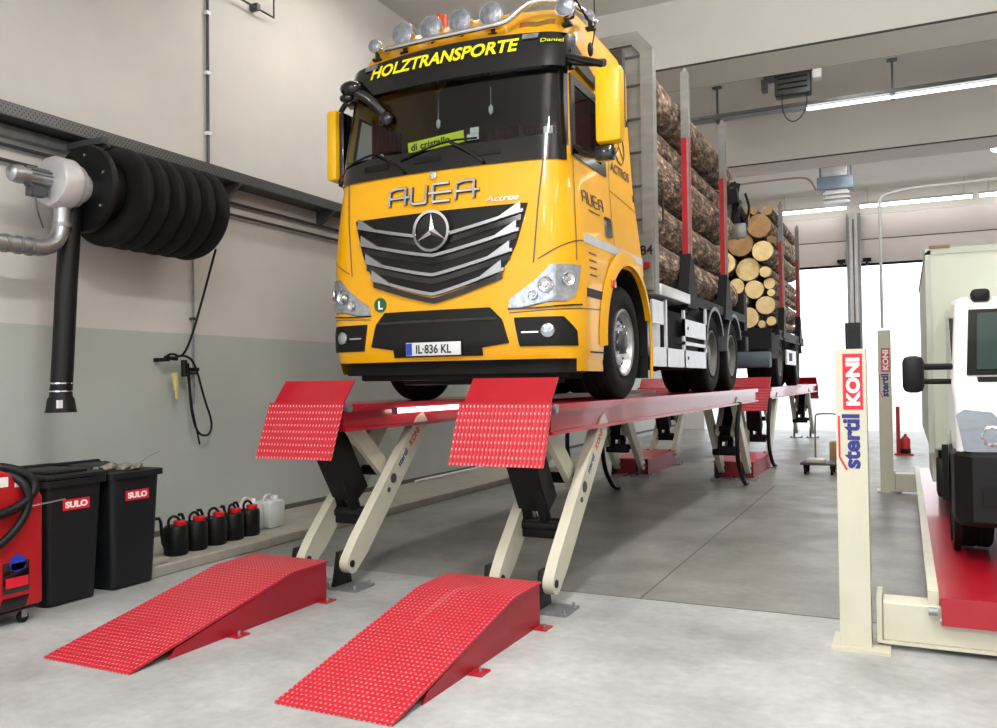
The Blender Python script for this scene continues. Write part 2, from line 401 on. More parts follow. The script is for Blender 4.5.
# back wall above and beside the two doorways
struct('wall_back', MB().box((XL,YB,0),(-6.2,YB+.3,ZC)).box((-6.2,YB,6.85),(XR,YB+.3,ZC)).box((-1.55,YB,0),(-1.2,YB+.3,6.85)).box((3.6,YB,0),(4.2,YB+.3,6.85)).box((8.6,YB,0),(XR,YB+.3,6.85)), M['plain_wall'])
struct('wall_front', MB().box((XL,YF-.3,0),(-6.4,YF,ZC)).box((-6.4,YF-.3,5.2),(XR,YF,ZC)).box((-1.4,YF-.3,0),(-.8,YF,5.2)).box((3.6,YF-.3,0),(XR,YF,5.2)), M['plain_wall'])
# raised sectional doors
for i, (x0, x1) in enumerate(((-6.2,-1.55),(-1.2,3.6),(4.2,8.6))):
    mb = MB()
    for k, (z0, z1) in enumerate(((DZ,6.05),(6.07,6.83))): mb.box((x0,YB+.02,z0),(x1,YB+.07,z1),bev=.01)
    d = struct('door_%d'%(i+1), mb, M['door'])
    put('seal', MB().box((x0,YB+.01,DZ-.07),(x1,YB+.09,DZ)), M['dark'], d)
    put('panel_joint', MB().box((x0,YB+.01,6.05),(x1,YB+.03,6.07)), M['joint'], d)
# concrete beams
for i, y0 in enumerate((-0.1, 6.3, 12.95, 19.65)):
    if i < 1: continue
    b = struct('trim_%d'%i, MB().box((XL,y0,6.53),(XR,y0+1.0,ZC)), M['ceil'])
    put('edge_joint', MB().box((XL,y0-.012,6.53),(XR,y0,6.56)).box((XL,y0+1.0,6.53),(XR,y0+1.012,6.56)), M['joint'], b)
struct('kerb', MB().box((XL,5.4,0),(-6.02,16,.1)), M['kerb'], bev=.015)
struct('baseboard_left', MB().box((XL,5.4,.1),(XL+.012,YB,.16)).box((XL,YF,.0),(XL+.012,5.4,.06)), M['joint2'])
# floor joints
mb = MB().box((-1.9,6.43,0),(-1.885,14,.002)).box((-3.4,6.42,0),(XR,6.435,.002))
struct('floor_joint', mb, M['joint2'])
# wall panel joint
# ------------------------------------------------------------------ door column, tracks
c = root('door_column', (-1.38,YB-.15,0), 'tall grey steel column between the two bright doorways in the back wall', 'column')
put('post', MB().box((-1.5,YB-.22,0),(-1.26,YB-.02,6.9)), M['alupale'], c)
put('groove', MB().box((-1.4,YB-.235,2.2),(-1.36,YB-.22,6.7)), M['dsteel'], c)
put('buffer', MB().box((-1.5,YB-.24,1.8),(-1.26,YB-.22,3.35)), M['dark'], c)
put('track', MB().bar((-1.56,YB-.1,0),(-1.56,YB-.1,6.9),.06,.06).bar((-1.2,YB-.1,0),(-1.2,YB-.1,6.9),.06,.06), M['steel'], c)
for sx in (-1.75,-1.0): put('bracket', MB().box((sx-.12,YB-.2,5.35),(sx+.12,YB-.02,5.45)).box((sx-.04,YB-.25,5.25),(sx+.04,YB-.1,5.36)), M['dark'], c)
# ------------------------------------------------------------------ LED strip at the back and ceiling lamps
for i, (x0, x1) in enumerate(((-3.6,-1.55),(-1.15,1.9),(2.1,5.2))):
    t = root('strip_light', ((x0+x1)/2,YB-.5,7.0), ['short lit white strip light left of the door column','long lit white strip light right of the door column','lit white strip light further right along the back wall'][i], 'lamp')
    put('diffuser', MB().box((x0,YB-.56,6.98),(x1,YB-.44,7.06),bev=.01), M['ledglow'], t)
    put('housing', MB().box((x0-.03,YB-.58,7.06),(x1+.03,YB-.42,7.12)).box((x0+.2,YB-.52,7.12),(x0+.23,YB-.48,ZC)).box((x1-.23,YB-.52,7.12),(x1-.2,YB-.48,ZC)), M['alupale'], t)
# ------------------------------------------------------------------ cable tray across the bay, with hangers
t = root('ceiling_cable_tray', (0,17.2,6.9), 'perforated grey cable tray hanging across the hall behind the first concrete beam', 'cable tray')
put('tray', MB().box((-6.9,17.05,6.93),(8.5,17.07,7.0)).box((-6.9,17.05,6.93),(8.5,17.35,6.94)).box((-6.9,17.33,6.93),(8.5,17.35,7.0)), M['perf'], t)
for x in (-5.6,-3.3,-.1,2.0,5.): put('hanger', MB().box((x-.02,17.18,6.85),(x+.02,17.22,7.58)).box((x-.09,17.15,7.56),(x+.09,17.25,7.6)).box((x-.04,17.0,6.88),(x+.04,17.4,6.92)), M['dsteel'], t)
t = root('tray_light', (1,17.2,6.88), 'long lit strip light under the right half of the hanging cable tray', 'lamp')
put('diffuser', MB().box((-1.6,17.12,6.86),(6.,17.2,6.9)), M['ledglow'], t)
# heaters
t = root('ceiling_heater', (-1.8,17.,7.1), 'dark grey air heater under the ceiling with a white side cap and hanging cord loop', 'heater')
put('body', MB().box((-2.15,16.85,7.12),(-1.5,17.15,7.5),bev=.02), M['dsteel'], t)
put('louvre', MB().box((-2.1,16.84,7.22),(-1.55,16.855,7.25)).box((-2.1,16.84,7.32),(-1.55,16.855,7.35)).box((-2.1,16.84,7.42),(-1.55,16.855,7.45)), M['dark'], t)
put('top_plate', MB().box((-2.35,16.8,7.5),(-1.45,17.2,7.56)).box((-2.4,16.9,7.28),(-2.3,17.1,7.5)).box((-2.3,16.95,7.56),(-2.2,17.05,7.6)), M['dsteel'], t)
put('side_cap', MB().box((-1.47,16.85,7.36),(-1.3,17.1,7.6),bev=.02), M['white'], t)
put('cord', MB().tube([(-2.0,16.84,7.14),(-2.02,16.8,6.9),(-1.95,16.8,6.65),(-1.8,16.8,6.55),(-1.65,16.8,6.65),(-1.56,16.8,6.85),(-1.56,16.84,7.14)],.01,6,2), M['dark'], t)
t = root('door_heater', (-1.5,24,6.5), 'blue grey box air heater with louvres hanging in front of the back wall', 'heater')
put('body', MB().box((-2.0,23.7,6.65),(-1.1,24.2,7.0),bev=.03), M['heater'], t)
put('top_box', MB().box((-1.88,23.75,7.0),(-1.25,24.15,7.3),bev=.03), M['alupale'], t)
put('louvre', MB().box((-1.85,23.7,6.28),(-1.2,24.15,6.34)).box((-1.85,23.7,6.4),(-1.2,24.15,6.46)).box((-1.85,23.7,6.52),(-1.2,24.15,6.58)).box((-1.8,23.78,6.3),(-1.25,24.1,6.65)), M['alupale'], t)
put('hanger', MB().box((-1.95,23.9,7.),(-1.9,23.95,7.6)).box((-1.2,23.9,7.),(-1.15,23.95,7.6)), M['steel'], t)
tag(put('heating_pipe', MB().tube([(-5.,25.3,7.38),(-2.9,25.3,7.42),(-2.35,25.3,7.38),(-2.2,25.2,7.1),(-2.1,24.9,6.8),(-2.02,24.,6.75)],.03,8,2), mat('copper_beige_pipe',(175,155,140),.4), origin=(-3.5,25.3,7.4)), 'thin beige pipe running to the left of the blue grey heater and bending down', 'pipe')
tag(put('conduit_pipe', MB().tube([(-.29,13.8,2.43),(-.29,13.8,4.2),(-.29,13.82,4.38),(-.1,13.85,4.46),(.4,13.85,4.5),(8.9,13.85,4.56)],.022,8,1), M['alupale'], origin=(-.29,13.8,2.43)), 'thin pale pipe rising from the rear lift post and bending right towards the wall', 'pipe')
BLX = 1.95
t = root('bulkhead_lamp', (BLX,21,6.9), 'small round lit lamp at the right edge under the second concrete beam', 'lamp')
put('shade', MB().cyl((BLX,21.,6.62),(BLX,21.,6.9),.2,.1), M['dsteel'], t)
put('bulb', MB().ball((BLX,21.,6.61),.16,(1.2,1.2,.6)), M['ledglow'], t)
# high wall frame
t = root('wall_frame', (-7.15,8,6.3), 'thin dark metal frame high on the left wall beyond the vertical conduit', 'frame')
put('rail', MB().tube([(-7.1,7.1,6.34),(-7.1,8.33,6.34),(-7.1,8.33,7.3),(-7.1,7.1,7.3),(-7.1,7.1,6.34)],.014,6), M['dsteel'], t)
put('bracket', MB().box((-7.2,7.9,6.55),(-7.1,8.1,6.62)).box((-7.2,8.0,6.32),(-7.08,8.06,6.4)).tube([(-7.12,7.8,6.62),(-7.12,8.0,6.52),(-7.12,8.2,6.6)],.02,6), M['dsteel'], t)
# cable tray along the left wall
t = root('wall_cable_tray', (-7.05,12,4.1), 'long perforated grey cable tray along the left wall above the hose reel', 'cable tray')
put('tray_rail', MB().box((-6.93,-2,4.06),(-6.915,26,4.17)).box((-7.19,-2,4.06),(-7.175,26,4.17)), M['perf'], t)
put('tray_base', MB().box((-7.19,-2,4.05),(-6.915,26,4.06)), M['dsteel'], t)
for y in (1.5,3.5,5.7,7.5,9.3,11.4,13.6,16,19,22): put('bracket', MB().prism([(-7.2,4.05),(-6.9,4.05),(-6.9,4.02),(-7.14,3.86),(-7.2,3.86)],'y',y-.02,y+.02), M['dsteel'], t)
tag(put('wall_trunking', MB().box((-7.2,-2,3.93),(-7.1,5.45,4.03),bev=.005), M['steel'], origin=(-7.15,3,3.9)), 'grey metal trunking on the left wall directly under the cable tray', 'trunking')
for k,(z,l) in enumerate(((3.86,'upper'),(3.72,'lower'))):
    tag(put('wall_pipe', MB().cyl((-7.15,-2,z),(-7.15,26,z),.018,seg=8), M['dsteel'], origin=(-7.15,12,z)), '%s of two thin dark pipes running under the wall cable tray'%l, 'pipe')
t = root('wall_conduit', (-7.17,7.27,4.2), 'dark vertical conduit climbing the left wall from the cable tray to the ceiling', 'conduit')
put('pipe', MB().cyl((-7.17,7.27,4.17),(-7.17,7.27,7.6),.018,seg=10), M['dsteel'], t)
for z in (4.6,5.3,6.,6.7,7.3): put('clip', MB().box((-7.2,7.24,z-.02),(-7.145,7.3,z+.02)), M['white'], t)
t = root('cable_conduit', (-7.17,7.03,1.8), 'thin bright conduit on the left wall below the hose reel', 'conduit')
put('pipe', MB().cyl((-7.17,7.03,1.5),(-7.17,7.03,4.05),.014,seg=8), M['steel'], t)
for z in (1.84,2.45,3.2): put('clip', MB().box((-7.2,7.0,z-.015),(-7.15,7.06,z+.015)), M['dsteel'], t)
# ------------------------------------------------------------------ hose reel
RX, RZ = -6.68, 3.5
t = root('exhaust_hose_reel', (-7.1,6.1,3.5), 'black exhaust hose reel on the left wall with coiled ribbed hose and silver fan', 'hose reel')
pts = []
n = 6*40
for i in range(n+1):
    a = 2*pi*i/40
    pts.append((V((RX + .36*cos(a-2.2), 5.5 + 1.17*i/n, RZ -.02 + .36*sin(a-2.2))), .115))
put('coiled_hose', MB().loft(pts, 14), M['hose'], t)
put('drum', MB().cyl((RX,5.27,RZ),(RX,6.68,RZ),.29,seg=32), M['black'], t)
fl = put('flange', MB().lathe([(0,.0),(0,.39),(.03,.4),(.05,.4),(.05,.0)],(RX,5.24,RZ),(0,1,0),48), M['black'], t)
mb = MB()
for k in range(6): mb.cyl((RX+.3*cos(k*pi/3+.4),5.225,RZ+.3*sin(k*pi/3+.4)),(RX+.3*cos(k*pi/3+.4),5.245,RZ+.3*sin(k*pi/3+.4)),.014,seg=8)
put('bolt', mb, M['chrome'], fl)
put('far_flange', MB().lathe([(0,.0),(0,.28),(.02,.28),(.02,0)],(RX,6.68,RZ),(0,1,0),40), M['black'], t)
put('bracket', MB().box((-7.2,5.4,3.95),(-6.62,5.46,4.01)).box((-7.2,6.72,3.9),(-6.62,6.78,3.96)).box((-7.2,5.4,3.97),(-7.14,6.78,4.03)).bar((-7.2,6.75,3.3),(-6.7,6.75,3.95),.04,.04), M['dsteel'], t)
f = put('fan_housing', MB().lathe([(0,.0),(0,.14),(.02,.21),(.05,.225),(.19,.225),(.2,.2),(.23,.19),(.27,.19),(.3,.14),(.36,.13)],(RX,4.89,RZ),(0,1,0),40), M['alupale'], t)
put('motor', MB().lathe([(-.36,0),(-.355,.04),(-.33,.07),(-.27,.08),(-.25,.08),(-.25,.072),(-.0,.072),(.0,.0)],(RX,4.89,RZ),(0,1,0),24), M['silver'], f)
mb = MB()
for k in range(14): mb.box((RX-.003,4.7,RZ+.07),(RX+.003,4.9,RZ+.09),rot=Matrix.Rotation(2*pi*k/14,3,'Y'),piv=(RX,4.8,RZ))
put('cooling_fin', mb, M['steel'], f)
put('terminal_box', MB().box((RX-.05,4.72,RZ-.16),(RX+.05,4.86,RZ-.08)).tube([(RX+.03,4.75,RZ-.15),(RX+.05,4.76,RZ-.3),(RX,4.85,RZ-.42)],.008,6,1), M['dsteel'], f)
put('duct_elbow', MB().tube([(RX,5.03,3.3),(RX,5.03,3.12),(RX,4.98,2.98),(RX,4.85,2.9),(RX,4.7,2.9),(RX,3.9,2.9)],.072,18,2), M['silver'], t)
mb = MB()
for y in (4.72,4.62,4.5): mb.lathe([(-.015,.074),(-.015,.08),(.015,.08),(.015,.074)],(RX,y,2.9),(0,1,0),24)
mb.lathe([(-.02,.074),(-.02,.084),(.02,.084),(.02,.074)],(RX,5.03,3.13),(0,0,1),24)
put('clamp_ring', mb, M['steel'], t)
put('drop_hose', MB().tube([(RX-.06,5.17,3.35),(RX-.05,5.11,2.6),(RX-.04,5.07,2.0),(RX-.03,5.04,1.63)],.092,16), M['black'], t)
nz = put('nozzle', MB().lathe([(0,.086),(.0,.092),(-.08,.095),(-.1,.11),(-.2,.125),(-.21,.13),(-.22,.13),(-.22,.11),(-.1,.09)],(RX-.03,5.04,1.7),(0,0,1),24), M['black'], t)
put('clamp_ring', MB().lathe([(0,.09),(0,.096),(.012,.096),(.012,.09)],(RX-.03,5.04,1.73),(0,0,1),24).lathe([(0,.094),(0,.1),(.012,.1),(.012,.094)],(RX-.03,5.04,1.66),(0,0,1),24), M['chrome'], nz)
put('tag', MB().box((RX+.07,4.92,1.52),(RX+.1,4.96,1.59)), M['white'], nz)
# cable on hook
t = root('hanging_cable', (-7.12,6.75,1.95), 'looped black extension cable hung on a wall hook below the hose reel', 'cable')
put('hook', MB().box((-7.2,6.5,1.96),(-7.0,6.54,2.0)).tube([(-7.19,6.52,1.98),(-7.04,6.52,1.98),(-6.98,6.52,2.04)],.012,8,1).box((-7.2,6.93,1.86),(-7.02,6.97,1.9)), M['dark'], t)
put('cord', MB().tube([(-6.8,7.0,3.2),(-6.93,6.95,2.7),(-7.02,6.85,2.2),(-7.05,6.75,2.0),(-7.05,6.6,2.06),(-7.05,6.48,1.97),(-7.05,6.62,2.0),(-7.05,6.8,2.04),(-7.06,6.95,1.95),(-7.06,7.08,1.55),(-7.06,7.2,1.3),(-7.05,7.16,1.14),(-7.05,6.98,1.15),(-7.05,6.88,1.4),(-7.05,6.85,1.75),(-7.05,6.8,1.98)],.013,8,2)
    .tube([(-7.05,6.84,1.95),(-7.07,6.9,1.5),(-7.07,6.98,1.2),(-7.07,7.02,1.05)],.01,6,1), M['black'], t)
put('cable_coupling', MB().cyl((-7.03,6.76,1.98),(-7.03,6.77,1.8),.035,seg=12).cyl((-7.03,6.5,2.0),(-7.03,6.66,1.99),.022,seg=10), M['black'], t)
put('plug', MB().cyl((-7.03,6.63,1.84),(-7.03,6.65,1.66),.035,.028,seg=12).cyl((-7.03,6.65,1.66),(-7.03,6.66,1.56),.016,seg=8), M['yplug'], t)
# ------------------------------------------------------------------ wheelie bins
def make_bin(y, top_open, label):
    X1 = -5.95
    t = root('wheelie_bin', (X1-.35,y,0), label, 'bin', 'wheelie bins by the left wall')
    w0, w1 = .215, .255
    pr = [(X1-.12,w0,.02),(X1-.12,w0,.02)]
    mb = MB(); bm = mb.b
    def ring(z, xf, xb, w, r=.05):
        out = []
        for cx, cy, a0 in ((xf-r,w-r,0),(xb+r,w-r,90),(xb+r,-w+r,180),(xf-r,-w+r,270)):
            for k in range(4): a = radians(a0+30*k); out.append(bm.verts.new((cx+r*cos(a), y+cy+r*sin(a), z)))
        return out
    R = [ring(.015,X1-.01,X1-.5,w0), ring(.93,X1+.02,X1-.62,w1), ring(.93,X1+.05,X1-.64,w1+.03), ring(.98,X1+.05,X1-.64,w1+.03)]
    for a, b in zip(R, R[1:]):
        for k in range(16): bm.faces.new((a[k],a[(k+1)%16],b[(k+1)%16],b[k]))
    bm.faces.new(R[0][::-1]); bm.faces.new(R[-1])
    b = put('body', mb, M['bin'], t)
    put('handle', MB().tube([(X1-.7,y-w1,.95),(X1-.76,y-w1,1.02),(X1-.76,y+w1,1.02),(X1-.7,y+w1,.95)],.02,8).tube([(X1-.64,y-w1,1.0),(X1-.7,y-w1,.95)],.02,8), M['bin'], t)
    st = MB().box((X1+.014,y-.11,.735),(X1+.02,y+.13,.82))
    s = put('sticker', st, M['sign_red'], t, label='red sticker')
    put('lettering', MB().text('SULO',(X1+.0215,y-.09,.752),(0,1,0),(0,0,1),.06,.001,.003,fit=(.2,.052)), M['text_white'], s)
    for sy in (-.2,.2): put('wheel', MB().cyl((X1-.6,y+sy-.025,.1),(X1-.6,y+sy+.025,.1),.1), M['rubber'], t)
    if not top_open:
        mb = MB().box((X1-.66,y-w1-.03,.985),(X1+.06,y+w1+.03,1.02),bev=.015).box((X1-.5,y-.17,1.02),(X1-.05,y+.17,1.045),bev=.012)
        mb.box((X1-.62,y-.25,1.02),(X1-.56,y+.25,1.06),bev=.01)
        put('lid', mb, M['bin'], t)
    else:
        mb = MB().box((X1-.66,y-w1-.03,.985),(X1-.2,y+w1+.03,1.02),rot=Matrix.Rotation(radians(10),3,'Y'),piv=(X1-.66,y,1.0),bev=.015)
        mb.box((X1-.6,y-.2,1.02),(X1-.3,y+.2,1.045),rot=Matrix.Rotation(radians(10),3,'Y'),piv=(X1-.66,y,1.0),bev=.01)
        put('lid', mb, M['bin'], t)
    return t
make_bin(4.58, False, 'black wheelie bin with a closed lid standing beside the red machine')
make_bin(5.17, True, 'black wheelie bin with rubbish under its raised lid, nearer the black cans')
mb = MB()
random.seed(3)
for k in range(14):
    c0 = V((-6.05-random.random()*.2, 5.0+random.random()*.32, .99+random.random()*.03)); mb.ball(c0,.045,(1.3,1.2,.6),1)
for v in mb.b.verts: v.co += V((random.uniform(-.012,.012),)*3)
mb.tube([(-6.1,5.3,1.0),(-6.05,5.4,1.08),(-6.02,5.5,1.12)],.004,5)
tag(put('rubbish', mb, mat('dull_rubbish',(140,135,122),.8,noise=.4,nscale=20), origin=(-6.1,5.17,.98)), 'crumpled pale rubbish lying in the open bin', 'rubbish', kind='stuff')
# ------------------------------------------------------------------ red machine cart
t = root('red_workshop_machine', (-6.05,3.7,0), 'red wheeled workshop machine with black hose and stickers at the left edge', 'machine')
X1 = -5.75
mb = MB().prism([(3.1,.12),(4.17,.12),(4.17,.9),(4.12,1.0),(3.85,1.12),(3.1,1.16)],'x',X1-.55,X1)
put('body', mb, M['boxred'], t, bev=.02)
put('skirt', MB().box((X1-.53,3.12,.1),(X1-.02,4.15,.13)), M['dark'], t)
put('top_cover', MB().prism([(3.1,1.165),(3.83,1.13),(3.95,1.08),(3.97,1.12),(3.8,1.2),(3.1,1.24)],'x',X1-.5,X1-.05), M['boxred'], t, bev=.01)
for (x,y) in ((X1-.06,4.05),(X1-.48,4.05),(X1-.06,3.25),(X1-.48,3.25)):
    cst = put('caster', MB().cyl((x-.015,y,.04),(x+.015,y,.04),.04,seg=16), M['rubber'], t)
    put('fork', MB().box((x-.025,y-.02,.04),(x-.018,y+.02,.11)).box((x+.018,y-.02,.04),(x+.025,y+.02,.11)), M['steel'], cst)
put('hose', MB().tube([(X1+.03,3.4,.83),(X1+.06,3.7,.8),(X1+.06,3.95,.85),(X1+.05,4.1,.98),(X1+.0,4.02,1.1),(X1-.1,3.85,1.15),(X1-.15,3.7,1.1)],.034,10,2)
    .tube([(X1+.05,3.4,.5),(X1+.07,3.7,.56),(X1+.07,3.9,.68),(X1+.07,4.02,.85),(X1+.05,4.0,1.02),(X1-.1,3.9,1.12)],.03,10,2), M['black'], t)
put('rod', MB().cyl((X1+.04,3.5,.82),(X1+.04,4.32,.86),.007,seg=8), M['chrome'], t, label='thin bright metal rod')
s = put('sticker', MB().box((X1,3.86,.24),(X1+.004,4.06,.46),bev=.002), M['gloss_black'], t, label='black rounded sticker')
put('blue_badge', MB().cyl((X1+.003,3.97,.45),(X1+.007,3.97,.45),.062,seg=20).box((X1+.003,3.92,.4),(X1+.007,4.03,.45)), M['blue'], s)
put('red_badge', MB().box((X1+.004,3.88,.28),(X1+.007,4.05,.35)), M['sign_red'], s)
put('sticker', MB().prism([(3.83,.13),(4.03,.13),(4.06,.21),(3.86,.21)],'x',X1,X1+.004), M['gloss_black'], t)
put('sticker', MB().box((X1,3.78,1.0),(X1+.004,3.9,1.07)).box((X1,3.95,.99),(X1+.004,4.08,1.03)), M['paper'], t, label='white label stickers')
# ------------------------------------------------------------------ black cans with red caps
def make_can():
    t = root('pouring_can', (0,0,0), 'x', 'can', 'black pouring cans on the kerb')
    mb = MB().loft([(V((0,0,0)),.1),(V((0,0,.02)),.112),(V((0,0,.25)),.112),(V((0,0,.275)),.1)],24)
    put('body', mb, M['black'], t)
    put('cap', MB().lathe([(0,.0),(0,.058),(.04,.06),(.05,.05),(.05,0)],(0,.045,.27),(0,0,1),20), M['cap'], t, label='red screw cap')
    put('spout', MB().loft([(V((0,-.09,.06)),.03),(V((0,-.14,.14)),.024),(V((0,-.16,.24)),.018),(V((0,-.17,.33)),.015),(V((0,-.19,.37)),.015),(V((0,-.23,.37)),.016)],10), M['black'], t)
    put('handle', MB().tube([(0,-.08,.26),(0,-.09,.34),(0,-.03,.37),(0,.02,.35),(0,.05,.31)],.013,8,2), M['black'], t)
    return t
can = make_can()
cp = ['nearest the bins','second from the bins','in the middle of the row','second from the white canisters','next to the white canisters']
for i, y in enumerate((5.92,6.19,6.47,6.74,7.0)):
    c = can if i == 0 else copy_tree(can)
    c.location = (-6.27-.02*i, y, .1); c.rotation_euler.z = radians((-14,-6,-12,4,-8)[i]+10)
    c['label'] = 'black pouring can with red cap on the kerb, %s' % cp[i]
for i, (x, y) in enumerate(((-6.55,7.2),(-6.5,7.5))):
    t = root('canister', (x,y,.1), ['whitish plastic canister directly behind the black cans','whitish plastic canister furthest from the bins'][i], 'canister', 'plastic canisters')
    put('body', MB().box((x-.12,y-.13,.1),(x+.12,y+.13,.4),bev=.03), M['canister'], t)
    put('handle', MB().tube([(x,y-.1,.4),(x,y-.08,.46),(x,y+.02,.46),(x,y+.04,.4)],.015,8,1), M['canister'], t)
    put('cap', MB().cyl((x,y+.09,.4),(x,y+.09,.44),.03), M['white'], t)
tag(put('pole', MB().cyl((-7.08,11.6,.13),(-7.0,14.4,.16),.02,seg=8), M['white'], origin=(-7.,13,.13)), 'thin white pole lying along the foot of the left wall', 'pole')
tag(put('concrete_block', MB().box((-6.16,5.45,.1),(-6.06,5.65,.15),bev=.01), M['kerb'], origin=(-6.1,5.55,.1)), 'small flat concrete piece on the kerb end beside the bins', 'block')
# ------------------------------------------------------------------ trolley, extinguisher
t = root('platform_trolley', (-1.4,16.1,0), 'small platform trolley with tall tube handle parked behind the tandem lifts', 'trolley')
put('deck', MB().box((-1.7,15.75,.17),(-1.1,16.4,.21),bev=.01), M['dsteel'], t)
put('handle', MB().tube([(-1.5,16.42,.2),(-1.5,16.45,1.0),(-1.46,16.45,1.05),(-1.12,16.45,1.05),(-1.08,16.45,1.0),(-1.08,16.42,.2)],.016,8,1), M['steel'], t)
for x in (-1.62,-1.18):
    for y in (15.83,16.32): put('wheel', MB().cyl((x-.02,y,.07),(x+.02,y,.07),.07,seg=16).box((x-.03,y-.03,.1),(x+.03,y+.03,.17)), M['rubber'], t)
tag(put('box', MB().box((-1.6,15.8,.21),(-1.3,16.2,.27),bev=.01), M['cream'], origin=(-1.5,16,.21)), 'flat cream box lying on the platform trolley', 'box')
tag(put('cardboard_box', MB().box((-1.3,16.9,.0),(-.8,17.3,.5),bev=.01), M['cardboard'], origin=(-1.05,17.1,0)), 'brown cardboard box on the floor behind the platform trolley', 'box')
t = root('fire_extinguisher', (-.1,20.4,0), 'red fire extinguisher with red stand on the floor beyond the rear lift post', 'fire extinguisher')
put('stand', MB().box((-.2,20.5,0),(-.12,20.6,1.05)).box((-.24,20.3,0),(.14,20.7,.04)), M['boxred'], t)
put('cylinder', MB().lathe([(0,0),(0,.1),(.3,.1),(.36,.06),(.38,.03),(.42,.03),(.42,0)],(-.02,20.42,.04),(0,0,1),20), M['boxred'], t)
put('collar', MB().cyl((-.02,20.42,.04),(-.02,20.42,.14),.105), M['dark'], t)
# ================================================================== RAMPS
def ramp(x0, x1, yb, label):
    t = root('drive_on_ramp', ((x0+x1)/2,4.5,0), label, 'ramp', 'red drive-on ramps')
    yf = 3.56; ym = yb-.42; zt = .3
    pr = [(yf,.004),(yf,.016),(ym,zt),(yb,zt),(yb,zt-.014),(ym,zt-.014)]
    put('tread_plate', MB().prism([(yf,.002),(yf,.016),(ym,zt),(yb+.02,zt),(yb+.02,zt-.014),(ym+.01,zt-.014)],'x',x0,x1), M['tread'], t)
    for x in (x0+.006, x1-.018): put('side_plate', MB().prism([(yf+.3,.0),(yf+.36,.055),(ym,zt-.016),(yb,zt-.016),(yb,.0)],'x',x,x+.012), M['darkred'], t)
    put('rear_plate', MB().box((x0+.02,yb-.02,0),(x1-.02,yb-.008,zt-.016)), M['darkred'], t)
    for (x,sg) in ((x1,1),(x0,-1)):
        for y in (4.42,yb-.06): 
            tb = put('floor_tab', MB().box((min(x,x+.09*sg),y-.06,0),(max(x,x+.09*sg),y+.06,.012)), M['red'], t)
            put('bolt', MB().cyl((x+.05*sg,y,.012),(x+.05*sg,y,.035),.012,seg=6), M['steel'], tb)
ramp(-3.06,-2.32,5.45,'red chequer-plate drive-on ramp in front of the right-hand lift runway')
ramp(-4.9,-4.15,5.45,'red chequer-plate drive-on ramp nearer the wheelie bins')
# ================================================================== LIFT RUNWAYS
def leg_beam(mb, x, a, b, w, th):
    # flat-sided arm in the YZ plane with rounded lower end
    ay, az = a; by, bz = b; dy, dz = by-ay, bz-az; L = sqrt(dy*dy+dz*dz); dy/=L; dz/=L; ny, nz = -dz, dy
    pts = []
    for k in range(7):
        an = pi/2 + pi*k/6; pts.append((ay + (cos(an)*dy + sin(an)*ny)*w*.42, az + (cos(an)*dz + sin(an)*nz)*w*.42))
    pts += [(ay+dy*.2-ny*w*.55, az+dz*.2-nz*w*.55), (by-dy*.1-ny*w*.55, bz-dz*.1-nz*w*.55), (by-ny*w*.3, bz-nz*w*.3), (by+ny*w*.3, bz+nz*w*.3), (by-dy*.1+ny*w*.5, bz-dz*.1+nz*w*.5), (ay+dy*.16+ny*w*.5, az+dz*.16+nz*w*.5)]
    mb.prism(pts, 'x', x-th/2, x+th/2)
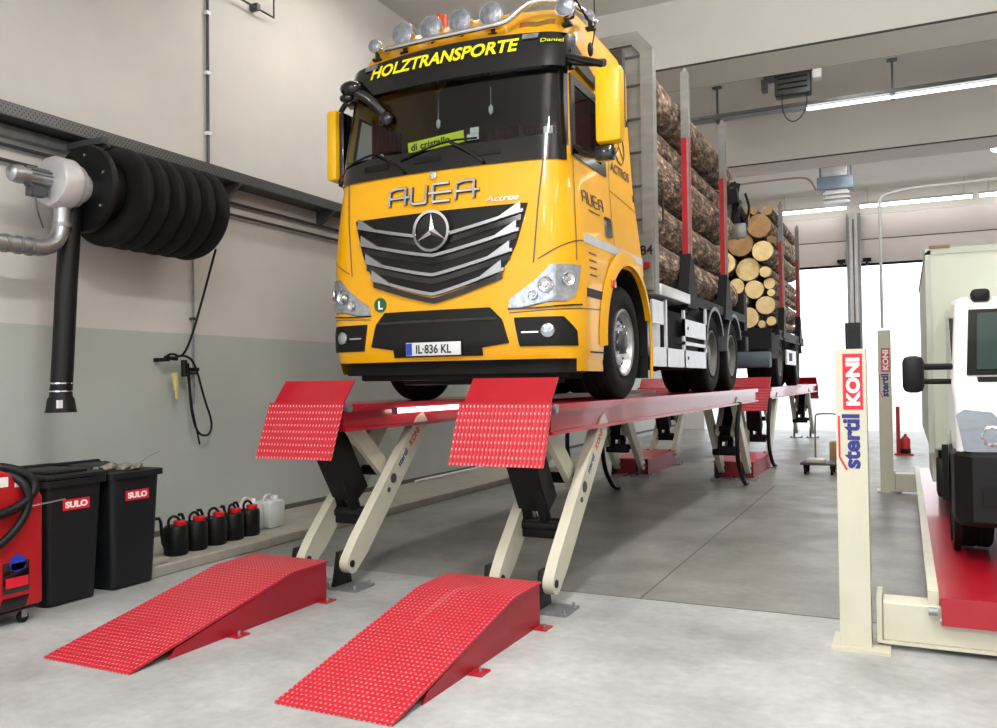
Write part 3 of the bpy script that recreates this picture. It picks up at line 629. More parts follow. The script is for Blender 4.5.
def legset(t, x0, x1, yb, sg, text):
    """front leg pair: foot at yb, arms rising towards +y*sg"""
    xl, xr = x0+.22, x1-.08
    for x in (xl, xr):
        ft = put('foot', MB().prism([(yb-.12,.02),(yb+.12,.02),(yb+.055,.3),(yb-.055,.3)],'x',x-.08,x-.045).cyl((x-.08,yb,.2),(x+.05,yb,.2),.03), M['black'], t)
        put('base_plate', MB().box((x-.17,yb-.14,0),(x+.17,yb+.14,.022)), M['steel'], ft)
        mb = MB()
        for k in (-1,1):
            for j in (-1,1): mb.cyl((x+.14*k,yb+.1*j,.022),(x+.14*k,yb+.1*j,.05),.012,seg=6)
        put('bolt', mb, M['steel'], ft)
        mb = MB(); leg_beam(mb, x, (yb+sg*.02,.2), (yb+sg*1.22,1.38), .2, .085)
        lg = put('leg', mb, M['cream'], t)
        if x == xr or True:
            side = x+.0435
            d = V((0,sg*1.22,1.09)).normalized(); up = V((0,0,1)) - d*d.z; up.normalize()
            if text and x == xr:
                o = V((side,yb,.27)) + d*1.0
                put('lettering', MB().text('stertil',o-up*.01,d if sg>0 else -d,up,.085,.001,.001), M['text_blue'], lg)
                put('lettering', MB().text('KONI',o+d*.27-up*.01,d if sg>0 else -d,up,.085,.001,.002), M['sign_red'], lg)
                put('pivot', MB().cyl(V((side-.01,yb,.27))+d*.86,V((side+.006,yb,.27))+d*.86,.045).cyl(V((side-.01,yb,.27))+d*.74-up*.02,V((side+.006,yb,.27))+d*.74-up*.02,.022), M['dsteel'], lg)
    # short arms from the runway down to the middle of the legs
    for x in (xl+.09, xr-.1): 
        mb = MB(); leg_beam(mb, x, (yb+sg*.78,.84), (yb+sg*.12,1.4), .15, .05); put('short_arm', mb, M['cream'], t)
    put('cross_shaft', MB().cyl((xl,yb+sg*.72,.9),(xr,yb+sg*.72,.9),.045).cyl((xl,yb+sg*.4,.55),(xr,yb+sg*.4,.55),.04), M['dark'], t)
    xm = (x0+x1)/2
    cyl = put('hydraulic_cylinder', MB().bar((xm+.0,yb+sg*.06,1.34),(xm+.0,yb+sg*.46,.72),.26,.2,up=(0,1,0)).cyl((xm-.1,yb+sg*.3,.98),(xm-.1,yb+sg*.5,.5),.055).cyl((xm+.08,yb+sg*.25,1.),(xm+.08,yb+sg*.45,.5),.05).box((xm-.2,yb+sg*.45-.07,.45),(xm+.2,yb+sg*.45+.07,.6),bev=.02), M['black'], t)
    put('piston_rod', MB().cyl((xm+.02,yb+sg*.28,1.02),(xm+.02,yb+sg*.46,.55),.028), M['chrome'], cyl)
def runway(x0, x1, y0, y1, label, text=True, light=None, endflap=False):
    t = root('lift_runway', ((x0+x1)/2,(y0+y1)/2,0), label, 'vehicle lift', 'raised red lift runways')
    zt = 1.53
    put('deck', MB().box((x0,y0,zt-.03),(x1,y1,zt)), M['red'], t)
    for (xa, sg) in ((x0,1),(x1,-1)):
        mb = MB()
        mb.box((min(xa,xa+.1*sg),y0,zt-.06),(max(xa,xa+.1*sg),y1,zt-.031)).box((min(xa,xa+.02*sg)+.05*sg,y0,zt-.2),(max(xa,xa+.02*sg)+.05*sg,y1,zt-.06)).box((min(xa,xa+.1*sg),y0,zt-.225),(max(xa,xa+.1*sg),y1,zt-.2))
        put('side_rail', mb, M['red'], t)
    put('end_plate', MB().box((x0+.01,y0-.012,zt-.2),(x1-.01,y0,zt)), M['darkred'], t)
    def flap(y, sg):
        # hinged flap: plain upper plate standing up, chequered lower plate hanging down
        ta = .11; 
        f = put('roll_off_flap', MB().prism([(y-sg*.05,zt+.0),(y+sg*.12,zt+.2),(y+sg*.135,zt+.195),(y-sg*.035,zt-.005)],'x',x0+.03,x1-.0), M['red'], t)
        put('tread_plate', MB().prism([(y-sg*.06,zt+.01),(y-sg*.045,zt+.01),(y-sg*.225,zt-.44),(y-sg*.24,zt-.44)],'x',x0-.0,x1+.02), M['tread'], f)
        put('hinge', MB().cyl((x0,y-sg*.05,zt+.004),(x1+.02,y-sg*.05,zt+.004),.014,seg=10), M['red'], f)
        for xx in (x1+.01,x0-.01): put('stop_roller', MB().cyl((xx-.02,y+sg*.02,zt-.03),(xx+.02,y+sg*.02,zt-.03),.035,seg=14), M['silver'], f)
    flap(y0, 1)
    if endflap: flap(y1, -1)
    legset(t, x0, x1, y0+.12, 1, text); legset(t, x0, x1, y1-.7, -1, False)
    if light:
        ya, yb_ = light
        l = put('light_tube', MB().box((x1+.0,ya,zt-.1),(x1+.03,yb_,zt-.055),bev=.008), M['ledsmall'], t, label='lit white light tube')
        put('tube_end', MB().box((x1,ya-.04,zt-.11),(x1+.035,ya,zt-.05)).box((x1,yb_,zt-.11),(x1+.035,yb_+.04,zt-.05)), M['dsteel'], l)
    return t
runway(-3.06,-2.32,5.72,15.3,'front right red lift runway on cream legs under the truck',True)
runway(-4.9,-4.15,5.72,15.3,'front left red lift runway with a lit tube on its inner side',True,(6.45,7.9))
runway(-3.06,-2.32,16.75,26.3,'rear right red lift runway under the trailer',False,None,True)
runway(-4.9,-4.15,16.75,26.3,'rear left red lift runway under the trailer',False,None,True)
for i, x0 in enumerate((-3.06,-4.9)):
    t = root('bridging_box', (x0+.37,15.8,0), ['red steel bridging box on the floor between the right-hand runways','red steel bridging box on the floor between the left-hand runways'][i], 'ramp box', 'red bridging boxes')
    put('top_plate', MB().box((x0+.02,14.85,.27),(x0+.72,17.,.285)), M['tread'], t)
    put('side_plate', MB().box((x0+.04,14.87,0),(x0+.7,14.89,.27)).box((x0+.04,14.87,0),(x0+.06,16.98,.27)).box((x0+.68,14.87,0),(x0+.7,16.98,.27)).box((x0+.04,16.96,0),(x0+.7,16.98,.27)), M['darkred'], t)
# hydraulic hoses hanging
for i, (x, y) in enumerate(((-2.33,13.5),(-2.28,16.45),(-4.1,12.3),(-4.7,12.4))):
    tag(put('hydraulic_hose', MB().tube([(x,y,1.33),(x-.02,y-.2,.9),(x-.03,y-.1,.4),(x,y+.25,.05),(x+.01,y+.5,.03)],.035,8,2), M['black'], origin=(x,y,0)),
        ['black hose hanging from the front right runway to the floor','black hose hanging at the gap between the right-hand runways','black hose under the front left runway, inner side','black hose under the front left runway, wall side'][i],'hose','hanging hydraulic hoses')
# ================================================================== FOUR-POST LIFT
t = root('four_post_lift', (1.2,9.8,0), 'cream four-post lift with red runways carrying the white box van', 'vehicle lift')
def post(x, y, h, face, hs=1.86):
    p = put('post', MB().prism([(x-.09,y-.09),(x+.09,y-.09),(x+.09,y+.12),(x+.05,y+.12),(x+.05,y+.05),(x-.05,y+.05),(x-.05,y+.12),(x-.09,y+.12)],'z',.02,h), M['cream'], t)
    put('base_plate', MB().box((x-.14,y-.16,0),(x+.2,y+.2,.02)), M['cream'], p)
    if face:
        yy = y-.092
        s = put('sign_panel', MB().box((x-.045,yy-.002,hs-.36),(x+.07,yy+.001,hs-.01)), M['sign_red'], p, label='red and white sign panel')
        put('lettering', MB().text('KONI',(x+.055,yy-.003,hs-.335),(0,0,1),(-1,0,0),.125,.001,.006,fit=(.3,.082)), M['text_white'], s)
        put('lettering', MB().text('stertil',(x+.05,yy,hs-.73),(0,0,1),(-1,0,0),.15,.001,.006,fit=(.34,.105)), M['text_blue'], p)
        put('stripe', MB().box((x-.078,yy-.001,hs-.66),(x-.066,yy+.001,hs-.4)).bar((x-.072,yy,hs-.66),(x-.03,yy,hs-.74),.012,.002,up=(0,1,0)), M['sign_red'], p)
    return p
post(-.31,5.84,1.88,True); post(-.27,13.85,2.4,True,2.14); post(3.05,5.84,1.88,False); post(3.05,13.85,2.4,False)
put('screw_cover', MB().box((-.34,5.82,1.88),(-.25,5.9,2.05)), M['black'], t)
for y in (5.95,13.75):
    cb = put('cross_beam', MB().box((-.16,y-.1,.05),(3.0,y+.12,.29)), M['cream'], t, bev=.01)
    put('lip', MB().box((-.16,y-.12,.035),(3.0,y-.1,.055)).box((-.19,y-.13,.04),(-.16,y+.14,.33)), M['cream'], cb)
for x0 in (.1,1.75):
    rw = put('runway', MB().box((x0+.06,5.83,.31),(x0+.66,14.1,.345)), M['red'], t)
    put('side_flange', MB().box((x0,5.9,.29),(x0+.06,14.1,.37)).box((x0+.66,5.9,.29),(x0+.72,14.1,.37)), M['cream'], rw)
    put('end_stop', MB().box((x0+.07,5.79,.19),(x0+.75,5.83,.36)), M['red'], rw)
    put('roller', MB().cyl((x0+.0,5.8,.27),(x0+.05,5.8,.27),.025).cyl((x0+.06,5.79,.22),(x0+.07,5.79,.22),.02), M['steel'], rw)
# ================================================================== WHEELS
def tyre_prof(R, w, rr):
    h = w/2
    return [(-h*.72,rr),(-h*.95,rr+.05),(-h,R*.78),(-h*.95,R*.93),(-h*.8,R*.985),(-h*.72,R),(-h*.42,R),(-h*.41,R-.018),(-h*.37,R-.018),(-h*.36,R),(-h*.05,R),(-h*.04,R-.018),(h*.04,R-.018),(h*.05,R),(h*.36,R),(h*.37,R-.018),(h*.41,R-.018),(h*.42,R),(h*.72,R),(h*.8,R*.985),(h*.95,R*.93),(h,R*.78),(h*.95,rr+.05),(h*.72,rr)]
def wheel(parent, c, R, w, sg, dish, rimmat, name='wheel', rr=.29, nb=10):
    """sg = outward x direction"""
    ty = put(name, MB().lathe([(a*sg, b) for a, b in tyre_prof(R, w, rr)], c, (1,0,0), 48), M['rubber'], parent)
    o = w/2*sg; c = V(c)
    if dish > 0:   # steer wheel, hub standing out
        pf = [(o*.95,rr+.01),(o*.98,rr),(o*.9,rr-.02),(o*.45,rr-.045),(o*.35,rr-.06),(o*.62,rr*.66),(o*.66,rr*.45),(o*.66,rr*.38),(o*.6,rr*.2),(o*.6,0)]
    else:
        pf = [(o*.95,rr+.01),(o*.98,rr),(o*.9,rr-.02),(o*.2,rr-.04),(-o*.1,rr*.75),(-o*.1,rr*.5),(o*.25,rr*.45),(o*.45,rr*.3),(o*.5,0)]
    pf.insert(0,(o*.6,rr+.012))
    rm = put('rim', MB().lathe(pf, c, (1,0,0), 40), rimmat, ty)
    mb = MB(); mh = MB(); xb = o*.64 if dish > 0 else -o*.08
    for k in range(nb):
        a = 2*pi*k/nb; mb.cyl(c+V((xb,rr*.52*cos(a),rr*.52*sin(a))), c+V((xb+.035*sg,rr*.52*cos(a),rr*.52*sin(a))), .014, seg=6)
        a += pi/nb; xh = (o*.5 if dish > 0 else -o*.05)
        mh.cyl(c+V((xh,rr*.74*cos(a),rr*.74*sin(a))), c+V((xh+.006*sg,rr*.74*cos(a),rr*.74*sin(a))), .026, seg=12)
    if dish > 0: put('wheel_nut', mb, M['chrome'], rm)
    if dish > 0: put('vent_hole', mh, M['dark'], rm)
    put('hub', MB().lathe([(xb*1.0,rr*.36),(xb+.045*sg,rr*.34),(xb+.06*sg,rr*.25),(xb+.06*sg,0)] if dish>0 else [(0,rr*.4),(o*.6,rr*.38),(o*.68,rr*.25),(o*.68,0)], c, (1,0,0), 24), M['dsteel'] if dish > 0 else M['rim_dull'], rm)
    return ty
# ================================================================== VAN
t = root('box_van', (1.25,9,.35), 'white cab van with pale box body parked on the four-post lift', 'van')
xa, xb = .27, 2.23
body = [(6.98,.72),(6.98,1.15),(7.02,1.4),(7.2,1.56),(7.6,1.68),(8.1,2.26),(8.3,2.38),(9.3,2.44),(9.3,.75),(8.35,.75),(8.25,1.05),(7.95,1.2),(7.65,1.05),(7.5,.72)]
bm_ = MB(); n=10
def vx(z):  # half-width narrowing upward
    return .98 - max(0, z-1.6)*.09
mbv = bm_.b
xc_v = 1.25
A = [mbv.verts.new((xc_v-vx(z),y,z)) for y,z in body]; B = [mbv.verts.new((xc_v+vx(z),y,z)) for y,z in body]
mbv.faces.new(A); mbv.faces.new(B[::-1])
for i in range(len(body)): mbv.faces.new((A[i],B[i],B[(i+1)%len(body)],A[(i+1)%len(body)]))
put('cab', bm_, M['white'], t, bev=.06)
def vp(u, y, z, off=0): return V((xc_v + u*vx(z), y, z))
# windscreen on slope between (7.72,1.74) and (8.3,2.5)
def ws(u, v, k): 
    y = 7.62 + (8.09-7.62)*v; z = 1.7 + (2.25-1.7)*v; return V((xc_v + (u*2-1)*(vx(z)-.1), y-k*.76, z+k*.65))
put('windscreen', MB().sheet(lambda u,v: ws(u,v,.014),8,6), M['gloss_black'], t)
gl = MB().sheet(lambda u,v: ws(.04+.92*u,.07+.86*v,.02),8,6)
put('windscreen_glass', gl, mat('van_glass_green',(38,58,56),.06,coat=.5), t)
put('cowl', MB().box((.45,7.5,1.655),(2.05,7.66,1.695)), M['black'], t)
for sx in (-1, 1):
    xs = xc_v+sx*.97
    put('side_window', MB().prism([(7.8,1.66),(8.25,2.2),(8.9,2.25),(8.9,1.66)],'x',xs-.02-sx*.03,xs+.02-sx*.03), M['gloss_black'], t)
    m_ = put('side_mirror', MB().box((xs+sx*.2,7.56,1.57),(xs+sx*.36,7.68,1.87),bev=.05), M['black'], t)
    put('mirror_arm', MB().cyl((xs,7.75,1.66),(xs+sx*.24,7.65,1.66),.022).cyl((xs,7.75,1.78),(xs+sx*.24,7.65,1.78),.026), M['black'], m_)
    hp = put('headlight', MB().prism([(-.36,1.14),(-.02,1.16),(.02,1.42),(-.03,1.46),(-.2,1.44),(-.33,1.3)] if sx>0 else [(.36,1.14),(.02,1.16),(-.02,1.42),(.03,1.46),(.2,1.44),(.33,1.3)],'y',-.02,.12), mat('van_headlamp',(140,146,152),.12,metal=.6,bump=.15,bscale=8), t)
    put('lamp_ring', MB().lathe([(0,.07),(.012,.075),(.02,.06),(.0,.05),(.01,0)],(xc_v+sx*.76,6.94,1.27),(0,-1,0),20), M['chrome'], t)
    hp.location = (xc_v+sx*.96-ORG[t.name].x, 6.95-ORG[t.name].y, -ORG[t.name].z); 
    for v in hp.data.vertices: v.co += ORG[t.name]
    put('indicator', MB().cyl((xc_v+sx*.82,6.95,1.39),(xc_v+sx*.82,7.0,1.39),.02), M['orange'], t)
    put('marker_lamp', MB().box((xc_v+sx*.72-.07,8.18,2.33),(xc_v+sx*.72+.07,8.36,2.44),bev=.03), M['black'], t)
put('bumper', MB().prism([(.24,7.35),(.25,7.0),(.36,6.9),(1.25,6.86),(2.14,6.9),(2.25,7.0),(2.26,7.35)],'z',.62,1.16), M['black'], t, bev=.04)
put('air_intake', MB().box((.75,6.85,.75),(1.75,6.88,.95)).box((.42,6.87,.78),(.6,6.9,.9)), M['dark'], t)
put('grille', MB().box((.7,6.95,1.2),(1.8,6.985,1.38),bev=.02), M['gloss_black'], t)
bd = put('badge', MB().prism([(.55,1.48),(.85,1.48),(1.25,1.56),(1.25,1.6),(.55,1.57)],'y',6.99,7.12), M['blue'], t, label='blue bonnet sticker')
put('wheel_arch', MB().lathe([(0,.37),(.0,.44),(.05,.44),(.05,.37)],(.255,7.72,.72),(1,0,0),30), M['black'], t)
for x, sg in ((.42,-1),(2.08,1)):
    wheel(t,(x,7.72,.35+.36),.36,.23,sg,-1,M['rim_dull'],rr=.22,nb=5); wheel(t,(x+.03*sg*-1,12.2,.35+.36),.36,.3,sg,-1,M['rim_dull'],rr=.22,nb=5)
put('mudguard', MB().box((.22,8.4,.62),(.4,8.46,1.1)).box((.2,9.1,.55),(.36,9.5,.9),bev=.02).box((.25,8.5,.68),(.34,9.3,.78)), M['black'], t)
bx = put('box_body', MB().box((.15,9.32,.98),(2.35,13.6,2.95)), M['boxbody'], t, bev=.02)
put('edge_profile', MB().box((.14,9.31,.95),(.19,9.34,2.94)).box((.14,9.31,2.9),(2.36,9.34,2.96)).box((2.31,9.31,.95),(2.36,9.34,2.94)).box((.14,9.31,2.92),(.16,13.6,2.96)), mat('box_edge_profile',(176,182,170),.5), bx)
put('marker_lamp', MB().box((.18,9.3,2.955),(.36,9.4,2.985)).box((.8,9.3,2.955),(.98,9.4,2.985)), mat('weathered_brown_lamp',(120,98,72),.6), bx)
put('side_skirt', MB().box((.17,9.5,.65),(.22,10.9,.98)), M['cream'], bx)
put('chassis', MB().box((.6,8.2,.7),(.75,13.5,.92)).box((1.75,8.2,.7),(1.9,13.5,.92)).box((.3,9.7,.6),(.9,10.5,.95)), M['dark'], t)
t.location.x += .06

# ================================================================== TRUCK CAB
XC = -3.49
TK = root('timber_truck', (XC,9,1.53), 'yellow timber truck with chrome roof lamps raised on the lift runways', 'truck')
def itp(tab, z):
    if z <= tab[0][0]: return tab[0][1:]
    for a, b in zip(tab, tab[1:]):
        if z <= b[0]:
            t = (z-a[0])/(b[0]-a[0]); return tuple(p+(q-p)*t for p, q in zip(a[1:], b[1:]))
    return tab[-1][1:]
#        z    w    yf   r    bulge
TAB = [(1.78,1.17,6.13,.28,.07),(2.0,1.2,6.06,.30,.07),(2.62,1.2,6.05,.30,.07),(2.85,1.18,6.055,.28,.07),(3.1,1.15,6.07,.27,.06),(3.48,1.10,6.11,.23,.06),(3.7,1.085,6.14,.2,.07),(4.3,1.045,6.25,.18,.08),(4.45,1.045,6.29,.2,.08),(4.6,1.045,6.35,.22,.08),(4.75,1.04,6.44,.26,.08),(4.88,.99,6.55,.3,.08),(4.97,.9,6.74,.34,.06),(5.03,.75,6.96,.36,.04),(5.06,.5,7.3,.36,.02)]
def par(z): return itp(TAB, z)
def sp(s, z, off=0):
    w, yf, r, b = par(z); L0 = w-r; a = abs(s); sg = 1 if s >= 0 else -1
    if a < L0:
        x = a; y = yf + b*(a/L0)**2; n = V((-2*b*a/L0**2*-1*-1, -1, 0)); n = V((2*b*a/(L0*L0), -1, 0))
    elif a < L0 + r*pi/2:
        t = (a-L0)/r; x = L0 + r*sin(t); y = yf + b + r*(1-cos(t)); n = V((sin(t), -cos(t), 0))
    else:
        x = w; y = yf + b + r + (a-L0-r*pi/2); n = V((1,0,0))
    n.normalize()
    return V((XC + sg*(x+n.x*off), y+n.y*off, z))
def sx(x, z):
    w, yf, r, b = par(z); L0 = w-r
    if x <= L0: return x
    return L0 + r*math.asin(min(1, (x-L0)/r))
def sa(deg, z):
    w, yf, r, b = par(z); return w-r+r*radians(deg)
def sy(y, z):
    w, yf, r, b = par(z); return w-r+r*pi/2+max(0, y-yf-b-r)
def patch(mb, fn, nu, nv, off=0, rim=0):
    """fn(u,v)->(s,z); rim = depth of the edge going back to the body"""
    g = [[None]*(nu+1) for _ in range(nv+1)]
    for j in range(nv+1):
        for i in range(nu+1):
            s, z = fn(i/nu, j/nv); g[j][i] = mb.b.verts.new(sp(s, z, off))
    for j in range(nv):
        for i in range(nu):
            f = mb.b.faces.new((g[j][i], g[j][i+1], g[j+1][i+1], g[j+1][i])); f.smooth = True
    if rim:
        loop = [(i,0) for i in range(nu)] + [(nu,j) for j in range(nv)] + [(nu-i,nv) for i in range(nu)] + [(0,nv-j) for j in range(nv)]
        bk = [mb.b.verts.new(sp(*fn(i/nu, j/nv), off-rim)) for i, j in loop]; m = len(loop)
        for k in range(m):
            i, j = loop[k]; i2, j2 = loop[(k+1)%m]; mb.b.faces.new((g[j][i], bk[k], bk[(k+1)%m], g[j2][i2]))
    return mb
def lr(pl, pr, z0, z1, sgn=1):
    """bounds given as tables (z, s)"""
    def fn(u, v):
        z = z0+(z1-z0)*v; a = itp(pl, z)[0]; b = itp(pr, z)[0]; return ((a+(b-a)*u)*sgn, z)
    return fn
YR = 8.1; WY, WZ, WR = 7.52, 2.06, .68
mb = MB()
def zone(z0, z1, n, fa, fb, nu):
    for sg in (-1, 1):
        patch(mb, lambda u, v: ((fa(z0+(z1-z0)*v) + (fb(z0+(z1-z0)*v)-fa(z0+(z1-z0)*v))*u)*sg, z0+(z1-z0)*v), nu, n)
arch = lambda z: WY - sqrt(max(0, WR**2-(z-WZ)**2))
archb = lambda z: WY + sqrt(max(0, WR**2-(z-WZ)**2))
zone(1.78,1.88,1,lambda z: sa(60,z),lambda z: sy(arch(z)-.02,z),16)
zone(1.88,2.72,8,lambda z: 0,lambda z: sy(arch(z)-.02,z),28)
zone(2.45,2.72,3,lambda z: sy(archb(z)+.02,z),lambda z: sy(YR,z),6)
zone(2.72,3.52,6,lambda z: 0,lambda z: sy(YR,z),34)
WF = lambda z: sa(62,z); SR_ = 7.18; FS = lambda z: sa(90,z)+.02
zone(3.52,4.28,6,WF,FS,5)
zone(3.52,4.28,6,lambda z: sy(SR_,z),lambda z: sy(YR,z),8)
zone(3.52,3.6,1,FS,lambda z: sy(SR_,z),6)
zone(4.18,4.28,1,FS,lambda z: sy(SR_,z),6)
zone(4.28,5.06,11,lambda z: 0,lambda z: sy(YR,z),34)
# roof cap and back wall
zs = 5.06; ring = [sp(k/24*sy(YR,zs), zs) for k in range(-24,25)]
mb.b.faces.new([mb.b.verts.new(p) for p in ring])
mb.b.faces.new([mb.b.verts.new(V((XC+sg*(par(z)[0]), YR, z))) for sg, seq in ((-1,(2.45,3.1,3.5,4.3,4.6,4.75,4.88,4.97,5.03,5.06)),(1,(5.06,5.03,4.97,4.88,4.75,4.6,4.3,3.5,3.1,2.45))) for z in seq])
put('cab_body', mb, M['yellow'], TK, weld=True)
# fenders over the front wheels
for sg in (-1, 1):
    mb = MB(); o = XC + sg*1.235; i_ = XC + sg*.9
    def ar(u, v):
        a = radians(-4 + 165*u); R = WR + .01 + .075*sin(pi*min(1,max(0,v)))*.3 + (.12 if v > 2 else 0)
        return V((i_ + (o-i_)*v, WY - R*cos(a), WZ + R*sin(a)))
    mb.sheet(ar, 30, 3)
    mb.sheet(lambda u, v: V((o - sg*.03*v*v, WY - (WR+.01+.13*v)*cos(radians(-5+160*u)), WZ + (WR+.01+.13*v)*sin(radians(-5+160*u)))), 30, 2)
    put('fender', mb, M['yellow'], TK)
    put('wheel_housing', MB().sheet(lambda u, v: V((i_ + (o-sg*.05-i_)*v - sg*.0, WY - (WR-.01)*cos(radians(-10+200*u)), WZ + (WR-.01)*sin(radians(-10+200*u)))), 24, 2), M['dark'], TK)
    put('mudguard_edge', MB().tube([(XC+sg*1.2,8.12,2.55),(XC+sg*1.22,8.2,2.35),(XC+sg*1.22,8.24,2.0),(XC+sg*1.22,8.22,1.72)],.016,8,1)  , M['yellow'], TK)
    put('mud_flap', MB().box((min(XC+sg*.8,XC+sg*1.19),8.2,1.72),(max(XC+sg*.8,XC+sg*1.19),8.215,2.5)), M['dark'], TK)
# interior
put('cab_floor', MB().box((XC-1.08,6.5,3.3),(XC+1.08,8.05,3.4)).box((XC-1.05,7.95,3.4),(XC+1.05,8.05,4.95)), M['interior'], TK)
put('dashboard', MB().prism([(6.32,3.35),(6.36,3.57),(6.75,3.62),(6.95,3.55),(6.95,3.3)],'x',XC-1.,XC+1.), M['interior'], TK)
put('steering_wheel', MB().lathe([(-.015,.2),(0,.22),(.015,.2),(0,.185),(-.015,.2)],(XC+.55,7.0,3.72),(0,1,.6),24).cyl((XC+.55,6.9,3.6),(XC+.55,7.,3.72),.03), M['black'], TK)
for sxx in (-.55,.55): put('seat', MB().box((XC+sxx-.24,7.2,3.4),(XC+sxx+.24,7.7,3.62),bev=.04).box((XC+sxx-.22,7.6,3.55),(XC+sxx+.22,7.75,4.2),bev=.05), M['interior'], TK)
put('curtain', MB().sheet(lambda u,v: V((XC+.99+.018*sin(u*40), 6.62+.5*u, 3.62+.56*v)),60,4).sheet(lambda u,v: V((XC-.99+.018*sin(u*40), 6.62+.5*u, 3.62+.56*v)),60,4).sheet(lambda u,v: V((XC-1.0+2.0*u, 7.8+.03*sin(u*110), 3.8+.5*v)),110,2), M['curtain'], TK)
# windscreen
def glassfn(u, v):
    z = 3.53+(4.27-3.53)*v; s = WF(z); return ((u*2-1)*s, z)
put('windscreen', patch(MB(), glassfn, 30, 6, .004), M['glass'], TK)
bk = MB()
patch(bk, lambda u,v: ((u*2-1)*sa(66,3.5+.2*v), 3.47+.19*v+.03*(abs(u*2-1))**3*(v)), 30, 2, .012, .01)
for sg in (-1,1): patch(bk, lambda u,v: (sg*(sa(40+6*v,3.6+.7*v)+(sa(72,3.6+.7*v)-sa(40+6*v,3.6+.7*v))*u), 3.6+.72*v), 3, 8, .012, .01)
put('windscreen_surround', bk, M['gloss_black'], TK)
hh = MB()
for x in (-.62,-.1,.45): patch(hh, lambda u,v: (x-.13+.26*u, 3.555-.02*x*x+.05*v), 4, 1, .02, .01)
put('air_slot', hh, M['black'], TK)
# side windows
for sg in (-1, 1):
    fr = MB()
    ss_ = lambda y, z: sa(84,z) if y < 0 else (sa(90,z)+.07 if y == 0 else sy(y,z))
    def sq(y0,y1,z0,z1,off): patch(fr, lambda u,v: (sg*(lambda z: ss_(y0,z)+(ss_(y1,z)-ss_(y0,z))*u)(z0+(z1-z0)*v), z0+(z1-z0)*v), 6, 3, off, .012)
    for a in ((-1,0,3.55,4.2),(7.12,7.24,3.55,4.22),(-1,7.24,3.53,3.61),(-1,7.24,4.16,4.24)): sq(*a, .012)
    put('window_frame', fr, M['gloss_black'], TK)
    put('side_window', patch(MB(), lambda u,v: (sg*(lambda z: FS(z)+(sy(SR_,z)-FS(z))*u)(3.58+.62*v), 3.58+.62*v), 4, 4, .003), M['side_glass'], TK)
# sun visor
vz = MB()
patch(vz, lambda u,v: ((u*2-1)*sa(80-10*v,4.28+.28*v), 4.25+.3*v+.04*(1-abs(u*2-1)**2)*(v)), 40, 5, .07, .07)
vis = put('sun_visor', vz, M['gloss_black'], TK)
# curved lettering following the cab front
def curved_text(mb, txt, z0, height, x0, x1, off, bold=.0, slant=0, arc=False):
    cu = bpy.data.curves.new('t','FONT'); cu.body = txt; cu.size = 1; cu.extrude = 0; cu.offset = bold; cu.resolution_u = 3
    ob = bpy.data.objects.new('t',cu); C.objects.link(ob); bpy.context.view_layer.update()
    me = bpy.data.meshes.new_from_object(ob.evaluated_get(bpy.context.evaluated_depsgraph_get())); bpy.data.objects.remove(ob)
    xs = [v.co.x for v in me.vertices]; ys = [v.co.y for v in me.vertices]; a, b = min(xs), max(xs); c, d = min(ys), max(ys)
    n0 = len(mb.b.verts); mb.b.from_mesh(me); mb.b.verts.ensure_lookup_table(); new = list(mb.b.verts)[n0:]
    for v in new:
        x = x0+(x1-x0)*(v.co.x-a)/(b-a); zz = z0+height*(v.co.y-c)/(d-c); x += slant*(zz-z0); v.co = sp(x if arc else math.copysign(sx(abs(x),zz),x), zz, off)
    bpy.data.meshes.remove(me); return mb
put('lettering', curved_text(MB(),'HOLZTRANSPORTE',4.405,.125,-.745,.665,.078,.03,.1), M['text_yellow'], vis, label='bold yellow lettering')
ml = MB()
for sg in (-1,1): patch(ml, lambda u,v: (sg*(.7+.13*u), 4.51+.045*v), 4, 2, .085, .02)
put('marker_lamp', ml, M['lamp_glass'], vis)
put('lettering', curved_text(MB(),'Daniel',4.46,.035,sa(6,4.46),sa(45,4.46),.08,.0,0,True), M['sign_yellow'], vis)
# windscreen contents
put('name_sign', MB().bar((XC-.39,6.3,3.75),(XC+.16,6.3,3.79),.012,.1).box((XC-.37,6.3,3.6),(XC-.35,6.34,3.72)), M['sign_yellow'], TK, label='bright yellow sign behind the windscreen')
put('lettering', MB().text('di cristallo',(XC-.36,6.288,3.725),(1,0,.07),(0,0,1),.085,.001,.0015,'LEFT',1.1), M['text_black'], TK)
put('sticker', MB().box((XC+.2,6.28,3.74),(XC+.31,6.285,3.79)).box((XC+.22,6.3,3.8),(XC+.3,6.305,3.85)).box((XC+.85,6.4,3.72),(XC+.93,6.405,3.8)), M['paper'], TK)
pt = MB().ball((XC-.78,6.42,3.7),.03).ball((XC-.75,6.42,3.76),.022).ball((XC-.7,6.42,3.7),.03).ball((XC-.82,6.42,3.66),.025)
for (x,z) in ((XC-.2,4.0),(XC+.32,4.05)):
    pt.cyl((x,6.5,z),(x,6.5,4.25),.003,seg=5).ball((x,6.5,z),.03,(.8,.5,1.6),1)
put('pendant', pt, M['paper'], TK)
# wipers
for x in (-.33,.42):
    w = MB(); p = [sp(x,3.52,.03), sp(x-.38,3.72,.035)]
    w.tube([sp(x+.02,3.49,.03),sp(x-.12,3.6,.045),sp(x-.3,3.7,.04)],.014,8,1)
    wi = put('wiper', w, M['gloss_black'], TK)
    put('wiper_blade', MB().tube([sp(x-.78,3.58 if x<0 else 3.6,.022),sp(x-.6,3.65,.03),sp(x-.3,3.71,.03),sp(x-.05,3.7,.03)],.009,6,1), M['black'], wi)
